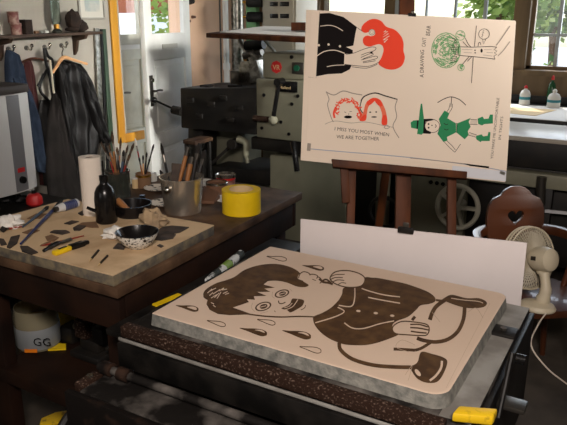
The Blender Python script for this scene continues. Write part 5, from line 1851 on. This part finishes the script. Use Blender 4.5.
# feed board above, with a sheet of paper
fz0, fz1 = pY(206, 33, YM - .1), pY(304, 37.5, YM - .25)
fb = thing('feed_board', 'brown edged board with white paper above the press cabinet', 'board', ((fz0 + fz1) / 2))
ext = fz0 + (fz1 - fz0) * 1.5
back = Vector((.12, .62, .045))
q = [fz0, ext, ext + back, fz0 + back]
MB().hexa([p_ - Vector((0, 0, .034)) for p_ in q], q).build('panel', 'easel_wood', fb, bevel=.003)
uu = (ext - fz0)
q = [fz0 + uu * .05 + back * .12, fz0 + uu * .97 + back * .08, fz0 + uu * .97 + back * .97, fz0 + uu * .03 + back * .95]
MB().prism([p_ + Vector((0, 0, .0006)) for p_ in q], (0, 0, .004)).build('paper_sheet', 'white', fb, smooth=False)
for k in (.18, .9):
    p_ = fz0 + uu * k + back * .5 - Vector((0, 0, .03))
    MB().bar(p_, Vector((p_.x + (.25 if k < .5 else -.02), p_.y + .1, zt_ + .02)), .03, .015, (0, 1, 0)).build('support_arm', 'machine', fb, bevel=.003)
p = pY(301, 24, YM + .1)
zz = fz0.z + .05
tag(MB().box((p.x - .05, YM + .04, ext.z + .042), (p.x + .12, YM + .14, ext.z + .10)).build('wooden_block', 'easel_wood', bevel=.003), 'brown wooden block on the feed board beside the poster edge', 'block')
# grey light metal parts under the feed board
p = pY(250, 66, YM + .45)
t = thing('ink_unit', 'tangle of grey metal arms and cylinders under the feed board', 'machine unit', (p.x, p.y, zt_))
mb = MB()
mb.prism([pY(*q_, YM + .3) for q_ in ((240, 62), (256, 60), (262, 82), (236, 84))], (0, .2, 0))
mb.build('housing', 'alu', t, bevel=.006)
for (x0, y0, x1, y1, r_, m_) in ((239, 40, 256, 66, .022, 'alu'), (246, 46, 264, 44, .04, 'black_iron'), (244, 56, 262, 52, .03, 'dark_steel'), (258, 50, 250, 78, .018, 'dark_steel'), (252, 52, 260, 60, .035, 'alu')):
    MB().cyl(pY(x0, y0, YM + .42), pY(x1, y1, YM + .42), r_, seg=14).build('arm', m_, t)
MB().box((p.x - .10, YM + .3, a0.z + .004), (p.x + .10, YM + .5, zt_ + .02)).build('pedestal', 'dark_steel', t, bevel=.006)

# ------------------------------------------------------------------ long window table with paper and bottles
ZW = .97
wy0, wy1 = pz(545, 120.3, ZW).y, YB - .06
wt = thing('window_table', 'long table under the right window covered by white paper', 'table', (-.3, 5.6, 0))
MB().box((-2.2, wy0, ZW - .05), (.9, wy1, ZW)).build('table_top', 'machine_dark', wt, bevel=.004)
for x in (-2.1, .8):
    for y in (wy0 + .05, wy1 - .12):
        MB().box((x, y, 0), (x + .07, y + .07, ZW - .0505)).build('leg', 'bench_edge', wt, bevel=.004)
q = [(-1.6, wy0 + .004), (.7, wy0 + .004), (.7, wy1 - .16), (-1.6, wy1 - .2)]
tag(MB().prism([(x, y, ZW + .0005) for x, y in q], (0, 0, .004)).build('paper_sheet', 'white', smooth=False), 'big white paper sheet covering the window table', 'paper')
q = [pz(*p, ZW + .005) for p in ((505, 113), (535, 116), (557, 110), (512, 107))]
tag(MB().prism(q, (0, 0, .002)).build('drawing_sheet', 'card', smooth=False), 'pale tan drawing lying on the white paper by the window', 'paper')


def bottle(px, py, hgt, r, mt, capm, label_m, lab, y=None):
    c_ = pz(px, py, ZW + .006)
    if y:
        c_ = Vector((pY(px, py, y).x, y, ZW + .006))
    t_ = thing('glue_bottle' if mt != 'green_glass' else 'glass_bottle', lab, 'bottle', c_)
    MB().lathe(c_, [(0, 0), (r, 0), (r * 1.02, .01), (r, hgt * .55), (r * .75, hgt * .72), (r * .32, hgt * .8), (r * .3, hgt * .86), (0, hgt * .86)], 28).build('bottle_body', mt, t_)
    MB().lathe(c_ + Vector((0, 0, hgt * .855)), [(r * .36, 0), (r * .34, hgt * .08), (r * .15, hgt * .15), (0, hgt * .15)], 18).build('cap', capm, t_)
    if label_m:
        MB().lathe(c_, [(r * 1.03, hgt * .28), (r * 1.04, hgt * .285), (r * 1.03, hgt * .42), (r * 1.02, hgt * .425)], 28).build('label', label_m, t_)
    return t_


bottle(524.5, 101.5, .165, .044, 'white_plastic', 'red', 'teal', 'white plastic bottle with red cap under the right window, left one', wy1 - .2)
bottle(553.5, 104, .15, .052, 'white_plastic', 'white_plastic', 'teal', 'round white plastic bottle with white top under the right window', wy1 - .24)
bottle(550.5, 100, .25, .034, 'green_glass', 'red', None, 'dark green bottle with red cap behind the round white bottle', wy1 - .10)
for px, py, s, lab in ((536, 102, 1.0, 'dark lump between the two white bottles'), (562, 101, 1.3, 'dark bundle at the right edge behind the round white bottle')):
    c = pz(px, py, ZW + .006)
    tag(MB().ball(c + Vector((0, .05, .03 * s)), .05 * s, 14, sx=1.4, sz=.62, jitter=.5, seed=px).build('rag_lump', 'leather'), lab, 'rag')
# crumb tray along the sill
MB_ = MB().box((-2.0, wy1 - .04, ZW + .0005), (.85, wy1 - .005, ZW + .07))
tag(MB_.build('tool_rack', 'machine_dark', bevel=.004), 'low dark rack along the back of the window table', 'rack')

# ------------------------------------------------------------------ chair with the heart
DC = 3.22
hc = pD(516, 217, DC)
cr = Vector((RIGHT.x, RIGHT.y, 0)).normalized()
yaw = math.radians(6)
cr = Vector((cr.x * math.cos(yaw) - cr.y * math.sin(yaw), cr.x * math.sin(yaw) + cr.y * math.cos(yaw), 0))
cb = Vector((-cr.y, cr.x, 0))
SEATZ = .45
ch = thing('heart_chair', 'brown wooden chair with a heart cut in its scalloped back', 'chair', (hc.x - cb.x * .2, hc.y - cb.y * .2, 0))
bv = (Vector((0, 0, 1)) + cb * .14).normalized()
k = DC / F


def cbk(x, y):
    """point in the plane of the chair back: x, y in pixels from the heart"""
    return hc + cr * (x * k) + bv * (-y * k)


half = [(0, -31), (6.5, -30.2), (12, -26.8), (15.5, -22.6), (19, -20.8), (24.5, -17.5), (28.6, -9), (29.6, 4), (28.5, 16), (25.5, 28), (21, 42), (17, 58), (14, 72)]
out = half + [(-x, y) for x, y in reversed(half[1:])]
pts = spline([Vector((x, y, 0)) for x, y in out], 3, True)
hh_ = []
for i in range(36):
    t_ = 2 * PI * i / 36
    hh_.append((16 * math.sin(t_) ** 3 * .53, -(13 * math.cos(t_) - 5 * math.cos(2 * t_) - 2 * math.cos(3 * t_) - math.cos(4 * t_)) * .53))
nb = cr.cross(bv)
MB().prism([cbk(p.x, p.y) for p in pts], nb * -.024, hole=[cbk(x, y) for x, y in hh_]).build('backrest', 'chair', ch, bevel=.003)
sc_ = Vector((hc.x, hc.y, 0)) - cb * .24


def cl(x, y, z):
    return sc_ + cr * x + cb * y + Vector((0, 0, z))


seat = []
for kk in range(28):
    a_ = 2 * PI * kk / 28
    seat.append(cl(.225 * math.copysign(abs(math.cos(a_)) ** .6, math.cos(a_)), .21 * math.copysign(abs(math.sin(a_)) ** .6, math.sin(a_)), SEATZ - .035))
MB().prism(seat, (0, 0, .035)).build('seat', 'chair', ch, bevel=.006)
for sx, sy in ((-1, -1), (1, -1), (-1, 1), (1, 1)):
    MB().cyl(cl(.15 * sx, .14 * sy, SEATZ - .036), cl(.21 * sx, .20 * sy, .001), .02, .014, 14).build('leg', 'chair', ch)
# curved arm rail with lit upper edge
za = hc.z - 13.5 * k
rail = [cl(-.25, -.16, za), cl(-.26, .02, za), cl(-.215, .19, za), cl(-.10, .275, za), cl(0, .29, za), cl(.10, .275, za), cl(.215, .19, za), cl(.26, .02, za), cl(.245, -.16, za)]
rp_ = spline(rail, 5)
mb = MB()
vs = []
for i, p in enumerate(rp_):
    dd = rp_[min(i + 1, len(rp_) - 1)] - rp_[max(i - 1, 0)]
    dd.normalize()
    nn_ = Vector((-dd.y, dd.x, 0))
    vs += [p + nn_ * .02 + Vector((0, 0, -.022)), p - nn_ * .02 + Vector((0, 0, -.022)), p - nn_ * .02 + Vector((0, 0, .022)), p + nn_ * .02 + Vector((0, 0, .022))]
L = len(rp_)
fs = [(4 * i + a_, 4 * i + (a_ + 1) % 4, 4 * i + 4 + (a_ + 1) % 4, 4 * i + 4 + a_) for i in range(L - 1) for a_ in range(4)] + [(0, 1, 2, 3), (4 * L - 4, 4 * L - 3, 4 * L - 2, 4 * L - 1)]
mb.add(vs, fs)
mb.build('arm_rail', 'chair', ch, bevel=.005)
for sx in (-1, 1):
    for yy in (-.12, .08):
        xx = .25
        MB().cyl(cl(xx * sx, yy, za - .02), cl(.195 * sx, yy * .9, SEATZ - .01), .013, .015, 12).build('arm_post', 'chair', ch)

# ------------------------------------------------------------------ desk fan on the seat
fb_ = pz(537, 308, SEATZ)
fb_ = cl(.02, -.05, SEATZ + .0005) if False else Vector((fb_.x, fb_.y, SEATZ + .0005))
FD = (fb_ - CAM).dot(FWD)
fn = thing('desk_fan', 'small cream desk fan standing on the chair seat, seen from behind', 'fan', fb_)
mb = MB()
mb.lathe(fb_, [(0, 0), (.078, 0), (.08, .008), (.07, .022), (.03, .034), (0, .036)], 36, squash=.8)
mb.build('base', 'fan', fn)
kf = FD / F
mot = pD(545, 259.5, FD - .02)
MB().tube([fb_ + Vector((0, 0, .03)) + cr * .02, fb_ + Vector((0, 0, .09)) + cr * .03, mot + Vector((0, 0, -.05))], [.032, .026, .022, .026], 14).build('stem', 'fan', fn)
ax = (pD(519, 257, FD + .115) - mot).normalized()       # axis pointing to the grille
MB().lathe(mot - ax * .045, [(0, 0), (.035, .002), (.05, .012), (.056, .04), (.056, .085), (.048, .10), (0, .102)], 32, axis=ax).build('motor_housing', 'fan', fn)
pc = mot + Vector((0, 0, -.045))
MB().cyl(pc + Vector((0, 0, -.02)), pc + Vector((0, 0, .01)), .03, seg=18).build('neck', 'fan', fn)
pl = pD(540, 267, FD - .085)
nv = (CAM - mot)
nv = (nv - ax * nv.dot(ax)).normalized()
MB().obox(mot + ax * .015 + nv * .0562, ax * .013, ax.cross(nv) * .009, nv * .002).build('rating_plate', 'dark_steel', fn)
gr = mot + ax * .075
rg = 31.5 * kf * 1.02
side = ax.orthogonal().normalized()
up_ = ax.cross(side)
g = MB()
for i, (rr_i, dz_) in enumerate(((1.0, .02), (.985, .0), (.985, .04))):
    g.tube([gr + ax * dz_ + (side * math.cos(2 * PI * q / 40) + up_ * math.sin(2 * PI * q / 40)) * rg * rr_i for q in range(40)], .004, 6, smooth=False, closed=True)
g.build('grille_rim', 'fan', fn)
g = MB()
for q in range(64):
    a_ = 2 * PI * q / 64
    dvec = side * math.cos(a_) + up_ * math.sin(a_)
    g.tube([gr + dvec * .035 + ax * -.012, gr + dvec * rg * .6 + ax * -.012, gr + dvec * rg * .94 - ax * .002, gr + dvec * rg + ax * .02, gr + dvec * rg * .94 + ax * .042, gr + dvec * .03 + ax * .052], .0026, 4, smooth=False)
g.lathe(gr + ax * .05, [(0, .004), (.032, .004), (.034, 0), (0, 0)], 24, axis=ax)
g.lathe(gr - ax * .014, [(0, .004), (.04, .004), (.04, 0), (0, 0)], 24, axis=ax)
g.build('grille_wires', 'fan_grille', fn)
for q in range(4):
    a_ = 2 * PI * q / 4
    bl = MB()
    pts_ = []
    for (rr_i, da, dz_) in ((.03, -.3, .028), (rg * .5, -.5, .034), (rg * .88, -.45, .036), (rg * .92, 0.0, .022), (rg * .8, .45, .010), (rg * .4, .45, .012), (.03, .35, .014)):
        pts_.append(gr + (side * math.cos(a_ + da) + up_ * math.sin(a_ + da)) * rr_i + ax * dz_)
    cen = sum(pts_, Vector()) / len(pts_)
    vs = pts_ + [p + ax * .002 for p in pts_]
    n_ = len(pts_)
    bl.add([cen] + pts_ + [cen + ax * .002] + [p + ax * .002 for p in pts_],
           [(0, i + 1, (i + 1) % n_ + 1) for i in range(n_)] + [(n_ + 1, n_ + 2 + (i + 1) % n_, n_ + 2 + i) for i in range(n_)] + [(i + 1, (i + 1) % n_ + 1, n_ + 2 + (i + 1) % n_, n_ + 2 + i) for i in range(n_)])
    bl.build('blade', 'fan_grille', fn)
# cable from the fan
c0 = pz(536, 312, SEATZ + .005)
pts_ = [fb_ + cr * .0 - cb * .08 + Vector((0, 0, .012)), pD(538, 325, FD - .12), pD(531, 345, FD - .2), pD(547, 368, FD - .22), pD(567, 384, FD - .2), pD(590, 402, FD - .15)]
MB().tube(pts_, .0035, 6).build('cable', 'cable', fn)

# small stool by the door
p = pY(193, 138, 3.9)
t = thing('low_stool', 'small dark stool with a brown top between door and press', 'stool', (p.x, 3.95, 0))
MB().box((p.x - .02, 3.8, p.z - .03), (p.x + .10, 4.02, p.z)).build('seat', 'bench_top', t, bevel=.004)
for sx in (-.015, .07):
    for yy in (3.81, 3.98):
        MB().box((p.x + sx, yy, 0), (p.x + sx + .025, yy + .025, p.z - .0305)).build('leg', 'machine_dark', t, bevel=.002)
# ------------------------------------------------------------------ light
wd = bpy.data.worlds.new('sky')
scene.world = wd
wd.use_nodes = True
bg = wd.node_tree.nodes['Background']
sky = wd.node_tree.nodes.new('ShaderNodeTexSky')
sky.sky_type = 'NISHITA'
sky.sun_disc = False
sky.sun_elevation = math.radians(48)
sky.sun_rotation = math.radians(200)
wd.node_tree.links.new(sky.outputs['Color'], bg.inputs['Color'])
bg.inputs['Strength'].default_value = .45


def lamp(name, kind, loc, target, energy, col, size=.5, size_y=None):
    ld = bpy.data.lights.new(name, kind)
    ld.energy = energy
    ld.color = col
    if kind == 'AREA':
        ld.shape = 'RECTANGLE' if size_y else 'DISK'
        ld.size = size
        if size_y:
            ld.size_y = size_y
    elif kind == 'SUN':
        ld.angle = math.radians(.6)
    else:
        ld.shadow_soft_size = size
    o_ = bpy.data.objects.new(name, ld)
    COL.objects.link(o_)
    o_.location = loc
    o_.rotation_euler = (Vector(target) - Vector(loc)).to_track_quat('-Z', 'Y').to_euler()
    return o_


lamp('sun_lamp', 'SUN', (-4, 6, 10), (0, 0, 0), 6, (1, .96, .9))
# warm room lamp above and behind the camera
lamp('ceiling_lamp', 'AREA', (.35, -.45, 2.62), (-.75, 2.0, 1.0), 98, (1, .885, .81), .6)
# front and right lights are added fill; the back one is window daylight
lamp('fill_light_front', 'AREA', (-2.2, YF + .05, 1.7), (-2.2, 3, 1.2), 7, (1, .97, .93), 1.4, 1.2)  # weak added fill; the front wall has no window
lamp('window_light_back', 'AREA', ((WIN[0][0] + WIN[1][1]) / 2, YB + .02, 1.9), (-.6, 2.0, .6), 45, (.93, .97, 1), 3.0, 1.1)
wr = lamp('fill_light_right', 'AREA', (XR - .03, 3.3, 2.4), (-3.9, 4.3, 1.2), 36, (1, .97, .92), 1.3, 1.1)  # added to brighten the left wall and door; the right wall is solid

wr.data.spread = math.radians(32)

vs_ = scene.view_settings
vs_.view_transform = 'Standard'
vs_.look = 'None'
vs_.gamma = 1
vs_.use_curve_mapping = False
vs_.exposure = 0.0
scene.cycles.use_denoising = True
scene.cycles.max_bounces = 8
scene.cycles.transparent_max_bounces = 16
scene.cycles.sample_clamp_indirect = 6

GROUPS = {'black_offcut': 'dark offcuts on the work board', 'brown_offcut': 'brown offcuts on the work board', 'ink_tin': 'ink tins behind the tape roll',
          'paint_brush': 'paint brushes lying on the work board', 'paper_tissue': 'crumpled tissues on the work board', 'wall_peg': 'pegs on the pink wall',
          'glue_bottle': 'bottles under the right window', 'glass_bottle': 'bottles under the right window', 'stub': 'small stubs on the shelf', 'rag_lump': 'dark bundles of rag',
          'garden_tree': 'trees outside the windows'}
for ob_ in COL.objects:
    key = ob_.name.split('.')[0]
    if ob_.parent is None and 'label' in ob_ and 'group' not in ob_ and key in GROUPS:
        ob_['group'] = GROUPS[key]
